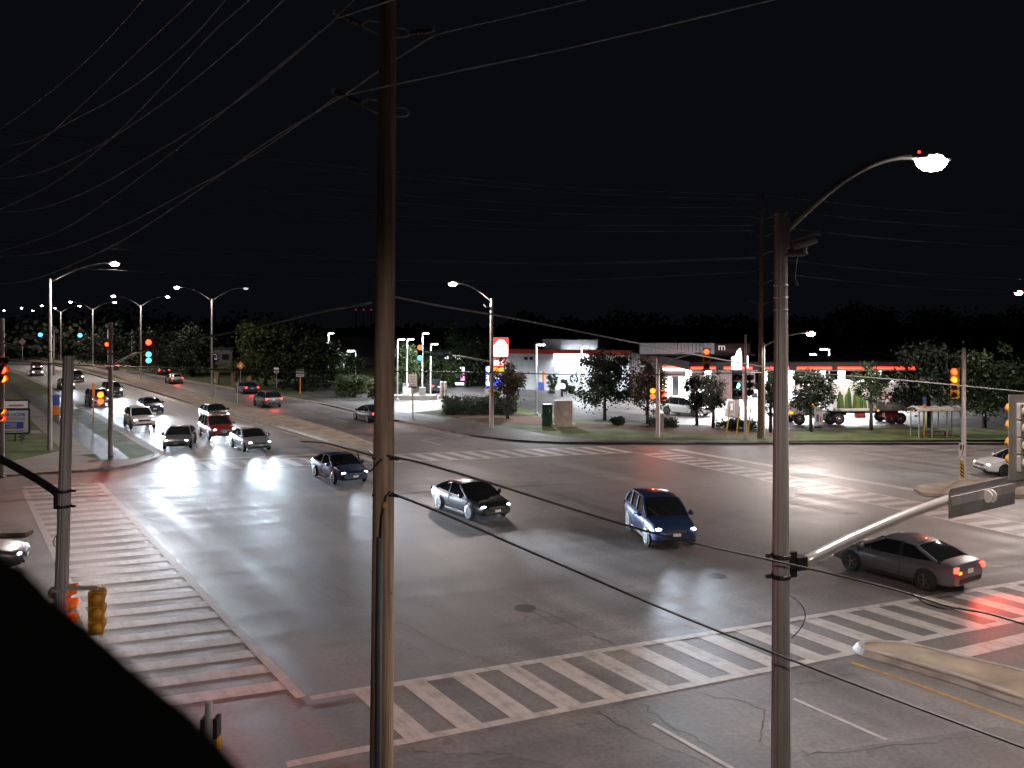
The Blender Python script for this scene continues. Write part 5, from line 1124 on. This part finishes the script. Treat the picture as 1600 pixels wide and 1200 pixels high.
# ------------------------------------------------------------------ overhead wires (inverse depth is linear along the picture, as for a straight span)
def wire(label, pts, y0, y1, r, m=WIREM, group='overhead wires', name='overhead_wire', n=8, cat='wire'):
    xs = [p[0] for p in pts]; x0, x1 = xs[0], xs[-1]
    out = []
    for p in pts:
        t = (p[0]-x0)/(x1-x0); Y = 1/((1-t)/y0+t/y1); out.append(P(p[0], p[1], Y))
    o = MB().tube(spline(out, n), r, 5).build(name, m, None, True); return tag(o, label, cat, group)
wire('leftmost wire rising steeply from the left edge to the top', [(-60, 232), (0, 201), (75, 146), (150, 80), (223, 0), (300, -95)], 40, 12, .010)
wire('second wire from the left leaving the top edge', [(-60, 285), (0, 260), (60, 223), (110, 180), (200, 95), (301, 0), (380, -80)], 40, 12, .010)
wire('third wire from the left leaving the top edge', [(-60, 228), (0, 228), (50, 219), (110, 190), (200, 140), (290, 68), (352, 0), (420, -80)], 40, 12, .010)
wire('fourth wire from the left leaving the top edge', [(-60, 350), (0, 327), (80, 288), (160, 228), (240, 150), (330, 53), (389, 0), (450, -60)], 40, 12, .010)
wire('fifth wire from the left leaving the top edge', [(-60, 278), (0, 279), (60, 270), (120, 245), (180, 212), (270, 150), (360, 77), (443, 0), (520, -75)], 40, 12, .010)
wire('upper wire of the pair meeting the upper insulator', [(-60, 330), (0, 331), (60, 326), (140, 297), (240, 240), (360, 165), (440, 103), (522, 30)], 45, 12.9, .010)
wire('lower wire of the pair meeting the upper insulator', [(-60, 410), (0, 393), (90, 362), (170, 312), (280, 230), (400, 132), (522, 32)], 45, 12.9, .010)
wire('upper wire of the pair meeting the lower insulator', [(-60, 396), (0, 400), (80, 393), (180, 358), (280, 306), (390, 245), (475, 188), (524, 152)], 45, 12.9, .010)
wire('brightest wire sagging from the right insulator to the left edge', [(-60, 440), (0, 443), (60, 434), (160, 392), (240, 345), (340, 276), (420, 220), (535, 150), (610, 98), (680, 54)], 45, 12.9, .012)
wire('wire from the upper insulator to the top edge', [(522, 30), (570, 14), (625, -4), (700, -30)], 12.9, 11, .010)
wire('wire from the upper insulator steeply up', [(522, 30), (549, 4), (600, -45)], 12.9, 12, .008)
wire('long wire from the lower insulator to the upper right', [(524, 152), (700, 114), (900, 72), (1205, 0), (1320, -28)], 12.9, 9, .010)
wire('wire from the right insulator to the top edge', [(680, 54), (760, 35), (912, 0), (1000, -22)], 12.9, 11, .008)
wire('grey cable from the left edge pole to the wooden pole', [(0, 534), (40, 543), (110, 553), (200, 551), (290, 533), (400, 511), (500, 487), (580, 473)], 48, 13, .021, mat('grey_cable', (.22, .215, .21), .6))
wire('grey cable from the wooden pole down to the right', [(617, 464), (700, 480), (800, 497), (950, 527), (1080, 553), (1200, 574), (1300, 585), (1420, 595), (1600, 612), (1660, 618)], 13, 34, .016, mat('grey_cable', (1, 1, 1)))
wire('thick black cable running from the wooden pole to the right lamp post', [(604, 712), (660, 724), (760, 753), (900, 797), (1040, 838), (1208, 876), (1300, 897), (1400, 922), (1480, 947), (1540, 958), (1600, 975), (1660, 992)], 12.85, 13.8, .019, CABLEM, name='overhead_cable', cat='cable')
wire('lowest black cable sagging across the bottom right of the road', [(612, 771), (700, 806), (800, 850), (900, 893), (1040, 953), (1207, 1020), (1400, 1094), (1600, 1169), (1680, 1200)], 12.85, 13.0, .019, CABLEM, name='overhead_cable', cat='cable')
wire('thin black lead hanging left of the wooden pole', [(470, 690), (505, 692), (545, 702), (578, 711), (600, 714)], 16, 12.85, .012, CABLEM, name='overhead_cable', cat='cable')
wire('black cable loop hanging at the cable splice on the right', [(1425, 928), (1450, 944), (1478, 951), (1500, 950)], 13.5, 13.6, .014, CABLEM, name='overhead_cable', cat='cable')
wire('looped black lead tied to the wooden pole', [(558, 708), (566, 727), (577, 736), (586, 729), (597, 717)], 12.8, 12.78, .012, CABLEM, name='overhead_cable', cat='cable')
wire('upper thin black wire crossing behind the poles at left', [(-40, 560), (0, 563), (170, 572), (400, 578), (590, 580), (760, 582), (960, 586), (1190, 582)], 50, 63, .035, CABLEM)
wire('lower thin black wire crossing behind the poles at left', [(-40, 566), (0, 568), (200, 573), (390, 580), (480, 583)], 50, 60, .03, CABLEM)
FW = mat('faint_wire', (.06, .06, .065), .7)
for i, (a, b, c) in enumerate(((201, 270, 304), (208, 278, 312), (247, 305, 325), (255, 318, 338), (294, 338, 352), (301, 350, 360), (370, 405, 402), (378, 408, 404), (413, 438, 424))):
    w_ = ['topmost', 'second', 'third', 'fourth', 'fifth', 'sixth', 'seventh', 'eighth', 'lowest'][i]
    wire(w_+' faint distant wire crossing the dark sky', [(-40, a-4), (0, a), (320, (a+b)/2+3), (640, b), (900, (b+c)/2+6), (1180, c)], 58, 64.5, .03, FW)
    if i in (0, 2, 4, 6, 8): wire(w_+' faint distant wire right of the far wooden pole', [(1190, c), (1400, c+22), (1640, c+36)], 64.5, 58, .03, FW, 'overhead wires right')
